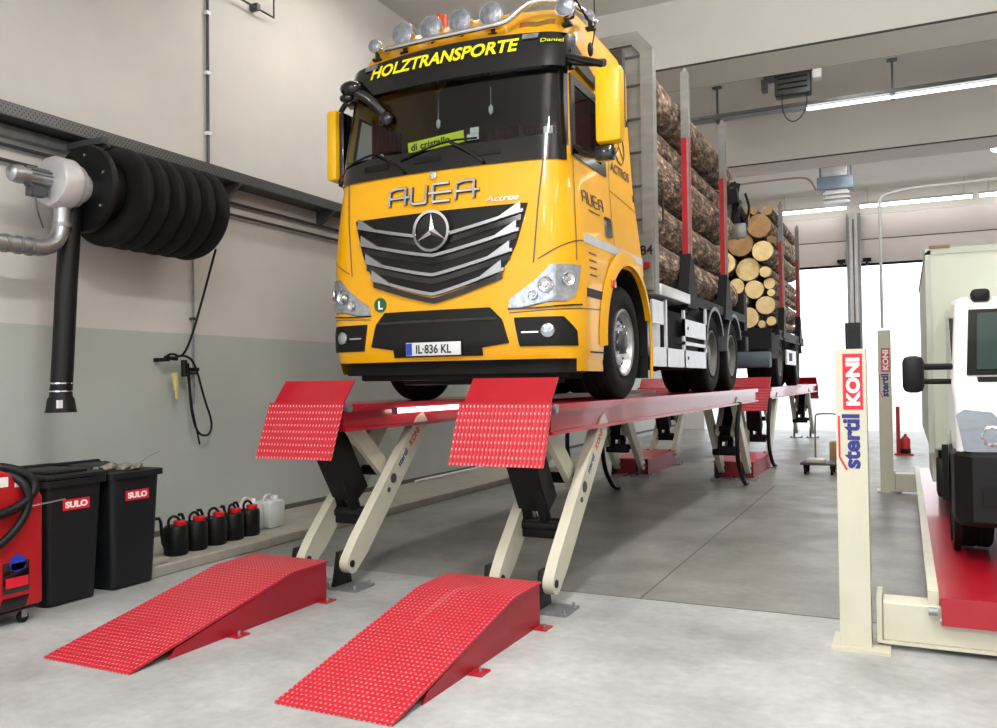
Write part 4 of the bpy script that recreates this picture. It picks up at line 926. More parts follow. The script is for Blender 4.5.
# grille
GL = [(2.43,.03),(2.54,.56),(2.66,.66),(2.8,.73),(2.97,.78),(3.12,.82)]
def gb(u, v):
    z = 2.43+(3.12-2.43)*v; b = itp(GL, z)[0]; return ((u*2-1)*b, z)
gr = put('grille', patch(MB(), gb, 30, 14, .012, .012), M['black'], TK)
# recessed mesh lines behind the slats
sl = MB(); en = MB(); dk = MB()
for z0, dp, xs in ((3.06,.16,.79),(2.91,.16,.755),(2.75,.16,.70),(2.6,.17,.63)):
    f = lambda q: z0 - dp*(1-(abs(q)/xs)**1.2)
    patch(sl, lambda u,v: ((u*2-1)*xs, f((u*2-1)*xs)+.013*(v-.5)*2), 36, 1, .035, .03)
    patch(dk, lambda u,v: ((u*2-1)*(xs-.02), f((u*2-1)*xs)-.03-.045*v), 36, 1, .022, .02)
    for sg in (-1,1):
        patch(en, lambda u,v: (sg*(xs-.02-.19*u), f(xs-.19*u)-.016+(.07*(1-u)+.018)*v*(1 if True else 0)), 8, 1, .042, .035)
put('slat', sl, M['silver'], gr, label='four silver grille slats')
put('slat_end', en, M['silver'], gr)
put('slat_recess', dk, M['gloss_black'], gr)
# surrounding chrome lower edge
put('grille_edge', patch(MB(), lambda u,v: ((u*2-1)*.6, 2.545-.14*(1-abs(u*2-1)**1.3)-.022*v), 30, 1, .02, .02), M['silver'], gr)
# star emblem
sc_ = sp(0,2.95,.055)
em = put('emblem', MB().lathe([(-.012,.15),(-.02,.16),(-.012,.172),(.01,.172),(.01,.15)],sc_,(0,-1,0),48), M['chrome'], gr, label='chrome round star emblem')
put('emblem_disc', MB().cyl(sc_+V((0,.02,0)),sc_+V((0,.005,0)),.155,seg=40), M['gloss_black'], em)
stb = MB()
for k in range(3):
    a = pi/2+k*2*pi/3; tip = sc_+V((cos(a)*.155,-.005,sin(a)*.155)); cc = sc_+V((0,-.03,0))
    for e in (-1,1):
        a2 = a+e*pi/3; mid = sc_+V((cos(a2)*.032,-.003,sin(a2)*.032))
        vs = [stb.b.verts.new(p) for p in (cc,mid,tip)]; stb.b.faces.new(vs)
put('star', stb, M['chrome'], em)
# headlights
for sg in (-1, 1):
    pl = [(2.29,.66),(2.36,.66),(2.42,.76),(2.52,.9),(2.61,1.0)]
    pr_ = [(2.29,.80),(2.34,sa(55,2.34)),(2.5,sa(66,2.5)),(2.62,sa(70,2.62))]
    hd = put('headlight', patch(MB(), lr(pl, pr_, 2.29, 2.62, sg), 14, 8, .012, .012), M['lens'], TK)
    for (s_, z_, r_) in ((sa(12,2.5),2.46,.065),(sa(45,2.5),2.5,.055),(.86,2.38,.04)):
        c0 = sp(s_*sg, z_, .02); nn = (sp(s_*sg, z_, .05)-c0).normalized()
        put('reflector', MB().lathe([(0,r_),(.01,r_*.95),(.0,r_*.8),(-.005,r_*.4),(.01,r_*.2),(.012,0)],c0,nn,20), M['chrome'], hd)
    put('headlight_trim', patch(MB(), lambda u,v: (sg*(.65+(sa(72,2.3)-.65)*u), 2.275+.012*v+.045*max(0,u-.4)), 14, 1, .01, .008), M['gloss_black'], hd)
    # fog lamp recess
    fl_ = put('fog_lamp_recess', patch(MB(), lr([(1.98,.74),(2.19,.70)], [(1.98,sa(62,1.98)),(2.1,sa(60,2.1)),(2.21,sa(38,2.2))], 1.98, 2.21, sg), 10, 6, .01, .01), M['black'], TK)
    c0 = sp(sg*sa(14,2.1), 2.1, .012); nn = (sp(sg*sa(14,2.1), 2.1, .05)-c0).normalized()
    put('fog_lamp', MB().lathe([(0,.055),(.015,.055),(.02,.045),(.02,0)],c0,nn,20), M['lens'], fl_)
    put('running_light', patch(MB(), lambda u,v: (sg*(.76+.14*u),2.085+.012*v), 4, 1, .018, .008), M['chrome'], fl_)
# lower air intake
il = MB()
patch(il, lr([(1.915,-.42),(1.985,-.42),(1.99,-.66),(2.2,-.6),(2.3,-.5)], [(1.915,.42),(1.985,.42),(1.99,.66),(2.2,.6),(2.3,.5)], 1.915, 2.3), 24, 12, .012, .012)
inn = put('air_intake', il, M['black'], TK)
put('intake_bar', patch(MB(), lambda u,v: ((u*2-1)*.56, 2.2+.02*v), 20, 1, .02, .015), M['gloss_black'], inn)
pc = sp(-.01,1.965,.03)
pl_ = put('number_plate', MB().box((pc.x-.26,pc.y-.01,1.925),(pc.x+.26,pc.y+.0,2.035),bev=.004), M['plate'], TK, label='white number plate')
put('country_band', MB().box((pc.x-.255,pc.y-.013,1.93),(pc.x-.2,pc.y-.009,2.03)), M['blue'], pl_)
put('lettering', MB().text('IL\u00b7836 KL',(pc.x-.165,pc.y-.0125,1.945),(1,0,0),(0,0,1),.1,.001,.0018,'LEFT',.86), M['text_black'], pl_)
# green L sticker
p = sp(-.545,2.37,.012); g_ = put('round_sticker', MB().cyl(p+V((0,.006,0)),p,.062,seg=24), M['green'], TK, label='round green sticker with a white L')
put('lettering', MB().text('L',(p.x-.022,p.y-.003,p.z-.035),(1,0,0),(0,0,1),.1,.001,.002), M['text_white'], g_)
# under bumper
put('front_underrun', MB().prism([(XC-1.08,6.34),(XC-.95,6.24),(XC+.95,6.24),(XC+1.08,6.34),(XC+1.0,6.9),(XC-1.0,6.9)],'z',1.77,1.9), M['dark'], TK)
put('radiator_base', MB().box((XC-.95,6.35,1.72),(XC+.95,7.0,1.8),bev=.02).box((XC-.6,6.5,1.68),(XC+.55,7.6,1.8),bev=.02).cyl((XC-.4,7.1,1.85),(XC+.5,7.1,1.85),.1), M['dark'], TK)
# chrome AUER letters as bars
def au(mb, pos, h, th, strokes, off=.012, dirn=None):
    for (a, b) in strokes: 
        mb.bar(pos(*a), pos(*b), th, th)
    return mb
def auer_strokes():
    S = []; x = 0
    def A(x): return [((x,0),(x+.03,.9)),((x+.03,.9),(x+.28,1)),((x+.28,1),(x+.62,1)),((x+.62,1),(x+.62,0)),((x+.0,.45),(x+.8,.45))]
    S += A(0)
    S += [((.85,1),(.85,.1)),((.85,.1),(.95,0)),((.95,0),(1.4,0)),((1.4,0),(1.4,1))]
    S += [((1.65,.0),(1.65,1)),((1.65,1),(2.2,1)),((1.5,.5),(2.3,.5)),((1.65,0),(2.25,0))]
    S += [((a[0]+2.45,a[1]),(b[0]+2.45,b[1])) for a,b in A(0)]
    return [((a[0]/3.25,a[1]),(b[0]/3.25,b[1])) for a,b in S]
lt = MB(); dkk = MB()
for (a,b) in auer_strokes():
    pa = lambda q, o: sp((q[0]-.5)*.86-.02, 3.2+.15*q[1], o)
    lt.bar(pa(a,.022), pa(b,.022), .018, .016, up=(0,-1,0)); dkk.bar(pa(a,.01), pa(b,.01), .03, .012, up=(0,-1,0))
l_ = put('lettering', lt, M['chrome'], TK, label='chrome bar lettering across the bonnet')
put('lettering_edge', dkk, M['gloss_black'], l_)
put('lettering', curved_text(MB(),'Actros',3.155,.045,.46,.74,.01,.012,.4), M['chrome'], TK)
c0 = sp(-.02,3.43,.02)
put('bonnet_badge', MB().lathe([(0,.032),(.008,.032),(.01,.024),(.004,.02),(.004,0)],c0,(0,-1,0),20), M['chrome'], TK)
# side lettering and strip
for sg in (-1, 1):
    put('door_strip', patch(MB(), lambda u,v: (sg*sy(6.42+1.68*u,2.86), 2.82+.08*v+.0*u), 16, 1, .004, .004), M['alupale'], TK, label='silver strip along the door sill')
    dh = put('door_handle', patch(MB(), lambda u,v: (sg*sy(7.02+.14*u,3.05), 2.96+.17*v), 3, 3, .02, .02), M['gloss_black'], TK)
    put('seam', patch(patch(patch(patch(patch(patch(MB(), lambda u,v: (sg*sy(7.28+.012*u,3.3), 2.82+1.5*v), 1, 12, .003), lambda u,v: (sg*(sa(70,3)+.01*u), 2.66+.85*v), 1, 10, .003),
        lambda u,v: (sg*sy(7.28+.8*u,3.3), 3.42-.06*u+.008*v), 8, 1, .003), lambda u,v: (sg*(.93+.012*u-.07*(1-v)), 2.64+.84*v), 1, 10, .003), lambda u,v: (sg*(.66+(sy(6.85,2.7)-.66)*u), 2.245+.05*u+.008*v), 30, 1, .003), lambda u,v: (sg*(.9+(sa(85,2.7)-.9)*u), 2.66+.16*sin(u*pi/2)+.01*v), 14, 1, .003), M['text_dark'], TK)
    put('step_slot', patch(MB(), lambda u,v: (sg*sy(6.42+.44*u,2.42), 2.38+.07*v), 6, 1, .006, .006), M['black'], TK)
    put('lower_step', patch(MB(), lambda u,v: (sg*sy(6.5+.36*u,1.95), 1.93+.012*v), 6, 1, .006, .006), M['dark'], TK)
    vv = MB()
    for k in range(4): patch(vv, lambda u,v: (sg*sy(6.5+.17*u,2.6), 2.56+.06*k+.012*v), 4, 1, .004, .004)
    put('vent_slit', vv, M['text_dark'], TK)
    put('side_indicator', MB().box((XC+sg*1.2-.02,6.95,2.5),(XC+sg*1.2+.05,7.05,2.57),bev=.01), M['orange'], TK)
xs = XC+1.215
ls = MB()
ss = lambda y, z, o=.006: sp(sy(y,z), z, o)
for (a,b) in auer_strokes():
    ls.bar(ss(6.5+.55*a[0],3.17+.1*a[1]), ss(6.5+.55*b[0],3.17+.1*b[1]),.009,.006,up=(1,0,0))
ls.bar(ss(6.62,3.12),ss(6.9,3.12),.006,.006)
put('lettering', ls, M['text_dark'], TK, label='dark thin lettering on the door')
put('lettering', curved_text(MB(),'ACTROS',3.63,.09,sy(7.4,3.65),sy(7.98,3.65),.006,.02,0,True), M['text_black'], TK)
em2 = MB().tube([ss(7.72+.16*cos(a*pi/12),3.93+.17*sin(a*pi/12)) for a in range(25)],.006,6)
for yy, zz in ((7.72,4.1),(7.6,3.82),(7.84,3.82)): em2.bar(ss(7.72,3.93),ss(yy,zz),.008,.006)
put('side_emblem', em2, M['text_dark'], TK)
put('side_stripe', patch(MB(), lambda u,v: (sy(7.35+.7*u,4.25), 4.2+.08*v), 8, 1, .006, .006), M['dsteel'], TK)
# roof air deflector behind visor
# side wind deflector
put('rain_deflector', MB().prism([(6.42,4.4),(6.5,4.5),(7.1,4.34),(7.1,4.28),(6.5,4.32)],'x',XC+1.03,XC+1.09).prism([(6.42,4.4),(6.5,4.5),(7.1,4.34),(7.1,4.28),(6.5,4.32)],'x',XC-1.09,XC-1.03), M['gloss_black'], TK)
# light bar
lb = MB().tube([(XC-.72,6.62,4.78),(XC-.7,6.4,4.7),(XC-.62,6.32,4.68),(XC-.4,6.3,4.68),(XC+.45,6.3,4.68),(XC+.58,6.32,4.7),(XC+.68,6.36,4.8),(XC+.78,6.4,4.86),(XC+1.0,6.42,4.83),(XC+1.1,6.6,4.82),(XC+1.14,6.9,4.8)],.026,12,2)
lbo = put('light_bar', lb, M['chrome'], TK)
def lamp(c, r, name='roof_lamp', fwd=(-.05,-1,0)):
    c = V(c); l = put(name, MB().lathe([(.09,.0),(.09,r*.5),(.05,r*.85),(-.01,r*1.03),(-.03,r*1.03),(-.03,r*.93)],c,(0,1,0),32), M['chrome'], TK)
    put('lamp_lens', MB().lathe([(-.028,r*.95),(-.045,r*.6),(-.05,0)],c,(0,1,0),32), M['lamp_glass'], l)
    put('lamp_foot', MB().cyl(c+V((0,.02,-r)),c+V((0,.03,-r-.05)),.02).box(c+V((-.04,0,-r-.06)),c+V((.04,.06,-r-.04))), M['black'], l)
for x in (-.49,-.2,.095,.39): lamp((XC+x,6.4,4.815), .108)
lamp((XC-.8,6.42,4.77),.062,'small_roof_lamp'); lamp((XC+1.06,6.4,4.745),.08,'small_roof_lamp'); lamp((XC+1.15,6.72,4.78),.045,'small_roof_lamp')
for x, y in ((XC-.3,6.75),(XC+1.0,6.62)): put('beacon', MB().cyl((x,y,4.9),(x,y,5.08),.065,.06), M['orange'], TK)
put('beacon_foot', MB().cyl((XC-.3,6.75,4.8),(XC-.3,6.75,4.9),.05).cyl((XC+1.0,6.62,4.76),(XC+1.0,6.62,4.9),.05), M['black'], TK)
put('antenna', MB().tube([(XC+1.12,6.85,4.55),(XC+1.16,6.83,4.7),(XC+1.16,6.8,5.4)],.006,6).ball((XC+1.11,6.85,4.55),.04,(.6,1,1.6)).tube([(XC+1.14,6.4,4.8),(XC+1.15,6.6,4.75),(XC+1.15,6.85,4.7)],.01,6), M['black'], TK)
fd = MB(); patch(fd, lambda u,v: (.62+.3*u, 4.68+.05*v+.01*sin(u*9)), 8, 1, .006, .006)
put('roof_sticker', fd, mat('tricolour_sticker',(190,60,40),.4,noise=1,nscale=9,rgb2=(60,120,60)), TK)
# mirrors
r_ = put('side_mirror', MB().box((XC+1.33,6.27,3.56),(XC+1.55,6.41,4.17),bev=.045), M['yellow2'], TK, label='large yellow door mirror housing')
put('mirror_glass', MB().box((XC+1.36,6.41,3.6),(XC+1.52,6.415,4.13)), M['mirror'], r_)
put('mirror_arm', MB().tube([(XC+1.02,6.42,4.36),(XC+1.2,6.36,4.28),(XC+1.4,6.34,4.2)],.03,10,1).tube([(XC+1.02,6.42,4.32),(XC+1.2,6.38,4.26),(XC+1.4,6.36,4.22)],.03,10,1).box((XC+1.31,6.3,3.44),(XC+1.47,6.42,3.56),bev=.03).tube([(XC+1.1,6.45,3.6),(XC+1.22,6.42,3.52),(XC+1.4,6.38,3.5)],.035,10,1), M['gloss_black'], r_)
r_ = put('side_mirror', MB().box((XC-1.27,6.28,3.56),(XC-1.15,6.5,4.22),bev=.04), M['yellow2'], TK, label='yellow door mirror housing on the far side')
put('mirror_shell', MB().box((XC-1.19,6.33,3.54),(XC-1.1,6.52,4.2),bev=.03), M['gloss_black'], r_)
put('mirror_arm', MB().tube([(XC-1.02,6.45,4.34),(XC-1.12,6.4,4.3),(XC-1.2,6.4,4.2)],.025,10,1).tube([(XC-1.05,6.5,3.6),(XC-1.12,6.45,3.52),(XC-1.2,6.4,3.56)],.03,10,1), M['black'], r_)
fm = put('front_mirror', MB().ball((XC-.84,6.08,4.29),.085,(1.3,.8,.8)).ball((XC-.9,6.1,4.22),.06,(1.2,.8,.7)).tube([(XC-.9,6.4,4.42),(XC-.88,6.2,4.38),(XC-.85,6.1,4.33)],.03,10,1), M['gloss_black'], TK)
put('mirror_arm', MB().tube([(XC-.8,6.1,4.26),(XC-.66,6.14,4.17),(XC-.56,6.18,4.05)],.045,12,1).ball((XC-.54,6.18,4.0),.075,(1,.7,1)), M['gloss_black'], fm)
# ================================================================== TRUCK CHASSIS
for sg in (-1, 1):
    wheel(TK,(XC+sg*1.015,WY,1.53+.52),.52,.31,sg,1,M['rim'],rr=.3)
    for y in (11.45,12.85):
        wheel(TK,(XC+sg*1.03,y,2.05),.52,.29,sg,-1,M['rim_dull'],rr=.3)
        put('inner_wheel', MB().lathe([(a*sg,b) for a,b in tyre_prof(.52,.29,.3)],(XC+sg*.71,y,2.05),(1,0,0),36), M['rubber'], TK)
        put('mudguard', MB().sheet(lambda u,v: V((XC+sg*(.55+.67*v), y-.6*cos(radians(5+150*u)), 2.05+.6*sin(radians(5+150*u)))),20,2).sheet(lambda u,v: V((XC+sg*1.22, y-(.6+.05*v-.03)*cos(radians(5+150*u)), 2.05+(.57+.05*v)*sin(radians(5+150*u)))),20,1), M['dsteel'], TK)
put('chassis_rail', MB().box((XC-.45,6.9,2.12),(XC-.33,14.3,2.4)).box((XC+.33,6.9,2.12),(XC+.45,14.3,2.4)).box((XC-.45,13.9,2.1),(XC+.45,14.0,2.4)).box((XC-.45,8.3,2.2),(XC+.45,8.6,2.4)), M['dark'], TK)
put('axle', MB().cyl((XC-.9,WY,2.02),(XC+.9,WY,2.02),.07).cyl((XC-.9,11.45,2.05),(XC+.9,11.45,2.05),.1).cyl((XC-.9,12.85,2.05),(XC+.9,12.85,2.05),.1).ball((XC,11.45,2.05),.22).ball((XC,12.85,2.05),.22).cyl((XC,8,2.05),(XC,11.4,2.05),.05), M['dark'], TK)
put('engine_block', MB().box((XC-.4,6.9,1.85),(XC+.4,8.3,2.7),bev=.05), M['dark'], TK)
for sg in (-1, 1):
    a = XC+sg*.62; b = XC+sg*1.14; x0, x1 = min(a,b), max(a,b); xo = XC+sg*1.19; 
    put('fuel_tank', MB().box((x0,9.0,1.82),(x1,10.75,2.5),bev=.08), M['dark'], TK)
    put('equipment_box', MB().box((x0,8.3,1.95),(x1,8.9,2.5),bev=.02), M['alupale'], TK)
    bz = MB()
    for (y0,y1,z0,z1) in ((8.32,10.9,1.84,2.04),(9.65,10.9,2.2,2.4),(8.32,8.75,2.28,2.52),(9.65,10.9,2.1,2.14),(9.65,9.72,1.84,2.5),(10.83,10.9,1.84,2.6),(8.85,8.9,1.84,2.55)):
        bz.box((min(xo,xo+sg*.025),y0,z0),(max(xo,xo+sg*.025),y1,z1))
    s_ = put('side_guard', bz, M['alupale'], TK, label='pale aluminium side guard panels')
    put('reflector', MB().cyl((xo+sg*.025,9.85,2.3),(xo+sg*.032,9.85,2.3),.02,seg=12).cyl((xo+sg*.025,9.85,1.95),(xo+sg*.032,9.85,1.95),.02,seg=12), M['dark'], s_)
put('load_bed', MB().box((XC-1.2,8.6,2.6),(XC-1.1,14.1,2.72)).box((XC+1.1,8.6,2.6),(XC+1.2,14.1,2.72)).box((XC-.5,8.6,2.45),(XC+.5,14.1,2.6)).box((XC-1.15,8.55,2.6),(XC+1.15,8.65,2.72)).box((XC-1.15,12.3,2.5),(XC+1.15,12.45,2.72)).box((XC-1.15,10.,2.5),(XC+1.15,10.15,2.72)).box((XC-1.15,13.6,2.5),(XC+1.15,13.7,2.72)), M['dark'], TK)
put('running_board', MB().box((XC+.95,8.6,2.58),(XC+1.24,9.9,2.7),bev=.01).box((XC-1.24,8.6,2.58),(XC-.95,9.9,2.7),bev=.01), M['alupale'], TK)
# headboard
hb = MB().prism([(XC-1.16,2.6),(XC+1.16,2.6),(XC+1.16,5.1),(XC+1.03,5.26),(XC-1.03,5.26),(XC-1.16,5.1)],'y',8.48,8.54)
HB = put('headboard', hb, M['alu'], TK)
fr = MB()
pts = [(XC-1.22,2.58),(XC-1.22,5.12),(XC-1.06,5.31),(XC+1.06,5.31),(XC+1.22,5.12),(XC+1.22,2.58)]
ins = [(XC-1.09,2.58),(XC-1.09,5.07),(XC-1.0,5.18),(XC+1.0,5.18),(XC+1.09,5.07),(XC+1.09,2.58)]
for a,b,c_,d in zip(pts,pts[1:],ins[1:],ins): fr.prism([a,b,c_,d],'y',8.44,8.58)
put('frame', fr, M['alu'], HB)
ln = MB()
for z in (3.0,3.35,3.7,4.05,4.4,4.75,5.05): ln.box((XC-1.15,8.465,z),(XC+1.15,8.48,z+.02))
put('panel_joint', ln, M['dsteel'], HB)
put('slot', MB().box((XC+1.285,8.48,3.3),(XC+1.295,8.54,3.65)), M['dark'], HB)
put('lettering', MB().text('384',(XC+1.0,8.395,2.98),(1,0,0),(0,0,1),.14,.002,.002), M['text_black'], HB)
put('base_panel', MB().box((XC-1.2,8.4,2.62),(XC+1.2,8.435,3.2)), M['alu'], HB)
put('tail_lamp', MB().box((XC+1.12,8.36,2.85),(XC+1.18,8.4,2.9)), M['boxred'], TK)
def stake(parent, x, y, z1, sg, zr=4.6):
    s = put('stake', MB().box((x-.045,y-.05,2.7),(x+.045,y+.05,z1)).prism([(y-.04,z1),(y+.04,z1),(y+.0,z1+.06)],'x',x-.02,x+.02), M['alu'], parent)
    put('red_marking', MB().box((x-.047 if sg>0 else x-.05,y-.056,2.9),(x+.02,y-.05,zr)).box((min(x+sg*.045,x+sg*.05),y-.05,2.9),(max(x+sg*.045,x+sg*.05),y+.01,zr)), M['boxred'], s)
    put('stake_foot', MB().prism([(y-.28,2.55),(y+.28,2.55),(y+.08,3.1),(y-.08,3.2)],'x',x-.07,x+.055), M['dark'], s)
for sg in (-1,1):
    for y in (10.1,12.4): stake(TK, XC+sg*1.17, y, 5.4, sg)
for y in (10.1,12.4): put('bunk', MB().box((XC-1.2,y-.1,2.58),(XC+1.2,y+.1,2.74)), M['dark'], TK)
# ================================================================== LOADER CRANE
t = root('loader_crane', (XC,14.3,2.2), 'black folded timber crane with grapple behind the truck load', 'crane')
put('base', MB().box((XC-.5,14.12,2.1),(XC+.5,14.6,2.75),bev=.03).box((XC-1.1,14.2,2.15),(XC+1.15,14.5,2.4),bev=.02), M['dark'], t)
put('column', MB().cyl((XC+.1,14.4,2.7),(XC+.1,14.4,4.6),.16,.13), M['black'], t)
put('main_boom', MB().bar((XC+.1,14.4,4.55),(XC-.7,14.45,5.0),.2,.24).bar((XC+.1,14.35,4.6),(XC+1.05,14.35,4.75),.18,.24), M['black'], t)
put('outer_boom', MB().bar((XC+.95,14.45,5.0),(XC+.75,14.55,4.2),.16,.2).bar((XC+.2,14.55,5.05),(XC+1.05,14.5,4.6),.14,.18), M['black'], t)
put('hydraulic_cylinder', MB().cyl((XC+.1,14.3,3.9),(XC+.8,14.3,4.6),.05).cyl((XC+.95,14.35,4.9),(XC+.85,14.35,4.2),.045), M['dsteel'], t)
put('control_box', MB().box((XC+.85,14.3,2.5),(XC+1.12,14.6,3.12),bev=.02), M['dark'], t)
put('grapple', MB().tube([(XC+.75,14.6,4.6),(XC+.65,14.65,4.3),(XC+.8,14.65,4.1)],.07,10,1).tube([(XC+1.0,14.6,4.6),(XC+1.12,14.65,4.35),(XC+1.0,14.65,4.15)],.07,10,1).box((XC+.8,14.5,4.3),(XC+1.05,14.7,4.6),bev=.03), M['black'], t)
put('rotator_cover', MB().box((XC+.85,14.4,4.05),(XC+1.15,14.5,4.3),bev=.02), M['steel'], t)
hs = MB()
random.seed(11)
for k in range(7):
    a = V((XC+.7+random.random()*.45,14.3+random.random()*.15,5.05-random.random()*.3)); hs.tube([a,a+V((random.uniform(-.1,.15),.05,-.3)),a+V((random.uniform(-.2,.1),.05,-.6)),a+V((random.uniform(-.2,0),.1,-.75))],.022,6,2)
put('hydraulic_hose', hs, M['black'], t)
put('red_cover', MB().box((XC+.3,14.1,2.78),(XC+.85,14.28,3.02),bev=.03), M['boxred'], t)
# ================================================================== TRAILER
TR = root('log_trailer', (XC,20,1.53), 'two-axle log trailer with red stakes behind the yellow truck', 'trailer')
for sg in (-1,1):
    for y in (18.25,21.4):
        wheel(TR,(XC+sg*1.03,y,2.05),.52,.29,sg,-1,M['rim_dull'],rr=.3)
        put('inner_wheel', MB().lathe([(a*sg,b) for a,b in tyre_prof(.52,.29,.3)],(XC+sg*.71,y,2.05),(1,0,0),36), M['rubber'], TR)
        put('mudguard', MB().sheet(lambda u,v: V((XC+sg*(.6+.62*v), y-.6*cos(radians(5+150*u)), 2.05+.6*sin(radians(5+150*u)))),20,2), M['dsteel'], TR)
    for y in (18.75,21.8): stake(TR, XC+sg*1.17, y, 5.4, sg)
    put('side_guard', MB().box((XC+sg*1.2-.015,19.0,2.0),(XC+sg*1.2+.015,20.7,2.32)), M['alupale'], TR)
    put('guard_window', MB().box((XC+sg*1.217-.002,19.4,2.08),(XC+sg*1.217+.002,19.95,2.26)), M['dark'], TR)
put('drawbar', MB().bar((XC-.3,17.4,2.05),(XC,14.7,2.0),.1,.12).bar((XC+.3,17.4,2.05),(XC,14.7,2.0),.1,.12).box((XC-.25,14.4,1.9),(XC+.25,14.8,2.1)), M['dark'], TR)
put('chassis', MB().box((XC-.5,17.4,2.25),(XC-.35,23.,2.5)).box((XC+.35,17.4,2.25),(XC+.5,23.,2.5)).box((XC-1.15,18.6,2.5),(XC+1.15,18.9,2.74)).box((XC-1.15,21.6,2.5),(XC+1.15,22.,2.74)).box((XC-1.2,18.0,2.5),(XC-1.1,22.6,2.7)).box((XC+1.1,18.0,2.5),(XC+1.2,22.6,2.7)), M['dark'], TR)
put('front_tank', MB().box((XC-1.0,17.3,1.92),(XC+1.1,17.6,2.24),bev=.04), mat('dark_blue_grey',(70,84,98),.4), TR, label='blue grey tank at the front of the trailer')
put('front_frame', MB().box((XC-1.1,17.55,2.3),(XC+1.1,17.6,2.72)), M['dark'], TR)
put('axle', MB().cyl((XC-.9,18.25,2.05),(XC+.9,18.25,2.05),.1).cyl((XC-.9,21.4,2.05),(XC+.9,21.4,2.05),.1), M['dark'], TR)
# ================================================================== LOGS
def pack(radii, w, xc, z0, zmax):
    """lay circles in a bin, each at the lowest free resting spot"""
    P = []
    for r in radii:
        cand = []
        for side in (-1,1): 
            x = side*(w/2-r)
            zz = r
            for _ in range(40):
                hit = [q for q in P if (q[0]-x)**2+(q[1]-zz)**2 < (q[2]+r)**2-1e-6]
                if not hit: break
                q = max(hit, key=lambda q: q[1] + sqrt(max(0,(q[2]+r)**2-(q[0]-x)**2))); zz = q[1]+sqrt(max(0,(q[2]+r)**2-(q[0]-x)**2))+1e-4
            else: continue
            cand.append((zz,x))
        for i, a in enumerate(P):
            for sg in (-1,1):   # resting on floor next to a
                dz = r-a[1]
                if abs(dz) < a[2]+r: cand.append((r, a[0]+sg*(sqrt((a[2]+r)**2-dz*dz)+1e-4)))
            for b in P[i+1:]:
                d = sqrt((a[0]-b[0])**2+(a[1]-b[1])**2); ra, rb = a[2]+r, b[2]+r
                if d > ra+rb or d < 1e-6: continue
                k = (ra*ra-rb*rb+d*d)/(2*d); h2 = ra*ra-k*k
                if h2 < 0: continue
                h = sqrt(h2); ux, uz = (b[0]-a[0])/d, (b[1]-a[1])/d
                for sg in (-1,1): cand.append((a[1]+k*uz+sg*h*ux+1e-4, a[0]+k*ux-sg*h*uz))
        cand = [c for c in cand if abs(c[1])+r <= w/2+1e-3 and c[0] >= r-1e-3 and all((c[1]-q[0])**2+(c[0]-q[1])**2 >= (r+q[2])**2-2e-3*r for q in P)]
        if not cand: continue
        z, x = min(cand)
        if z + r > zmax-z0 - .25*abs(x)/w*0: continue
        P.append((x,z,r))
    return [(xc+x, z0+z, r) for x,z,r in P]
def log(x, z, r, y0, y1, label, cat_, group, seed):
    rnd = random.Random(seed)
    n = 12; prs = []; uv = None
    bend = rnd.uniform(-.02,.02)
    mb = MB(); seg = 18; rings = []
    ph = [rnd.uniform(0,6.28) for _ in range(4)]
    ya = y0+rnd.uniform(-.12,.12); yb = y1+rnd.uniform(-.2,.2)
    for i in range(n+1):
        t = i/n; yy = ya+(yb-ya)*t; rr = r*(.985-.03*t)
        rings.append([mb.b.verts.new((x+cos(2*pi*k/seg)*rr*(1+.025*sin(3*2*pi*k/seg+ph[0]+t*2)-.02+.02*sin(9*t+ph[1]+k)), yy, z+bend*sin(pi*t)+sin(2*pi*k/seg)*rr*(1+.025*sin(2*2*pi*k/seg+ph[2]+t*3)-.02))) for k in range(seg)])
    for i in range(n):
        for k in range(seg): f = mb.b.faces.new((rings[i][k],rings[i][(k+1)%seg],rings[i+1][(k+1)%seg],rings[i+1][k])); f.smooth = True
    c0 = [v.co.copy() for v in rings[0]]; c1 = [v.co.copy() for v in rings[-1]]
    o = put('log', mb, M['bark'], origin=(x,(y0+y1)/2,z))
    tag(o, label, 'log', group)
    e = MB()
    for cc, s in ((c0,1),(c1,-1)):
        m = sum(cc, V())/len(cc); vs = [e.b.verts.new(m+(p-m)*.95+V((0,-.006*s,0))) for p in cc]; e.b.faces.new(vs)
        vo = [e.b.verts.new(m+(p-m)*.95+V((0,.02*s,0))) for p in cc]
        for k in range(seg): e.b.faces.new((vs[k],vs[(k+1)%seg],vo[(k+1)%seg],vo[k]))
        vo2 = [e.b.verts.new(p) for p in cc]
        for k in range(seg): e.b.faces.new((vs[k],vs[(k+1)%seg],vo2[(k+1)%seg],vo2[k]))
    put('cut_face', e, M['wood_end2'] if z > 4.35 else M['wood_end'], o)
def lay(z, z0, z1): return ['bottom','lower','middle','upper','top'][min(4,int((z-z0)/(z1-z0)*5))]
rnd = random.Random(5)
R1 = [rnd.choice((.15,.17,.19,.2,.22,.25,.27)) for _ in range(70)]
L1 = pack(R1, 2.22, XC, 2.75, 5.17)
for i,(x,z,r) in enumerate(L1):
    pos = 'against the right-hand stakes' if x+r > XC+1.0 else ('against the wall-side stakes' if x-r < XC-1.0 else 'inside the stack')
    log(x,z,r,8.68,13.75,'%s bark log, %s layer of truck load, %s'%('thick' if r>=.22 else 'slim' if r<.18 else 'medium',lay(z,2.75,5.2),pos),'log','logs stacked on the truck',i)
R2 = [rnd.choice((.08,.1,.12,.14,.17,.2,.22,.25,.27)) for _ in range(150)]
R2[:6] = [.27,.2,.27,.22,.2,.27]
L2 = pack(R2, 2.22, XC, 2.75, 5.32)
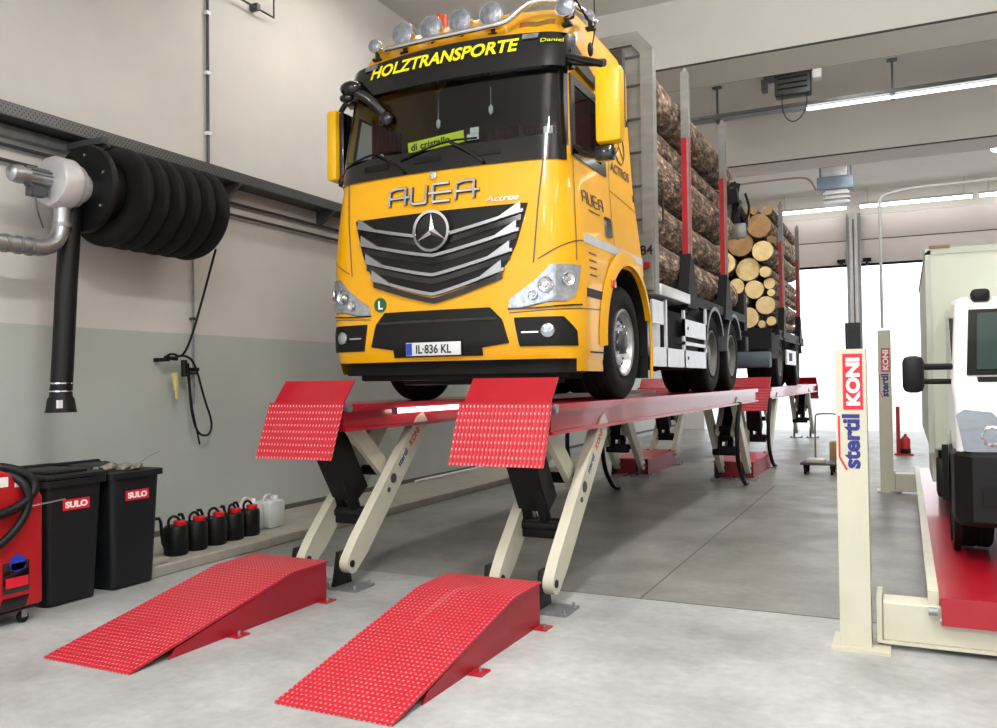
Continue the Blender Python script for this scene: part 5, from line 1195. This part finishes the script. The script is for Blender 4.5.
for i,(x,z,r) in enumerate(L2):
    pos = 'right of the stack' if x > XC+.5 else ('left of the stack' if x < XC-.5 else 'middle of the stack')
    log(x,z,r,18.15,22.5,'%s log, pale cut end, %s layer of trailer load, %s'%('thick' if r>=.22 else 'thin' if r<.14 else 'medium',lay(z,2.75,5.4),pos),'log','logs stacked on the trailer',100+i)
print('LOGS', len(L1), len(L2))
# ================================================================== LIGHT
w = bpy.data.worlds.new('sky'); scene.world = w; w.use_nodes = True
bg = w.node_tree.nodes['Background']; bg.inputs['Color'].default_value = (.93,.96,1,1); bg.inputs['Strength'].default_value = 2.6
def added_ceiling_lamp(x, y, z, L, power, up, label):
    t = root('added_ceiling_lamp', (x,y,z), label, 'lamp', 'ceiling strip lamps')
    put('housing', MB().box((x-.1,y-L/2,z),(x+.1,y+L/2,z+.04)), M['alupale'], t)
    put('rod', MB().box((x-.01,y-L/3,z+.04),(x+.01,y-L/3+.02,ZC)).box((x-.01,y+L/3,z+.04),(x+.01,y+L/3+.02,ZC)), M['steel'], t)
    put('diffuser', MB().box((x-.08,y-L/2,z-.02),(x+.08,y+L/2,z)), M['ledglow'], t)
    for e, zz, rx in ((power,-.05,0),(up,.06,pi)):  # upward light added to brighten the ceiling and upper walls
        ld = bpy.data.lights.new('fill_light','AREA'); ld.shape = 'RECTANGLE'; ld.size = .25; ld.size_y = L; ld.energy = e; ld.color = (1,.98,.955)
        lo = bpy.data.objects.new('fill_light', ld); C.objects.link(lo); lo.location = (0,0,zz); lo.rotation_euler.x = rx; lo.parent = t
for x, y, z, L, p, u, l in ADDED_LAMPS: added_ceiling_lamp(x, y, z, L, p, u, 'long strip lamp under the ceiling, '+l)
# ================================================================== CAMERA
cd = bpy.data.cameras.new('camera'); cam = bpy.data.objects.new('camera', cd); C.objects.link(cam); scene.camera = cam
cd.sensor_width = 36; cd.lens = 36*844.4/997; cd.clip_end = 300
yaw, pit, rol = radians(25.69), radians(1.22), radians(-.71)
F = V((-sin(yaw)*cos(pit), cos(yaw)*cos(pit), sin(pit))); r = V((cos(yaw), sin(yaw), 0)); u = r.cross(F)
r2 = cos(rol)*r + sin(rol)*u; u2 = -sin(rol)*r + cos(rol)*u
cam.matrix_world = Matrix(((r2.x,u2.x,-F.x,0),(r2.y,u2.y,-F.y,0),(r2.z,u2.z,-F.z,1.7),(0,0,0,1)))
vs = scene.view_settings; vs.view_transform = 'Standard'; vs.look = 'None'; vs.gamma = 1; vs.use_curve_mapping = False; vs.exposure = EXPO
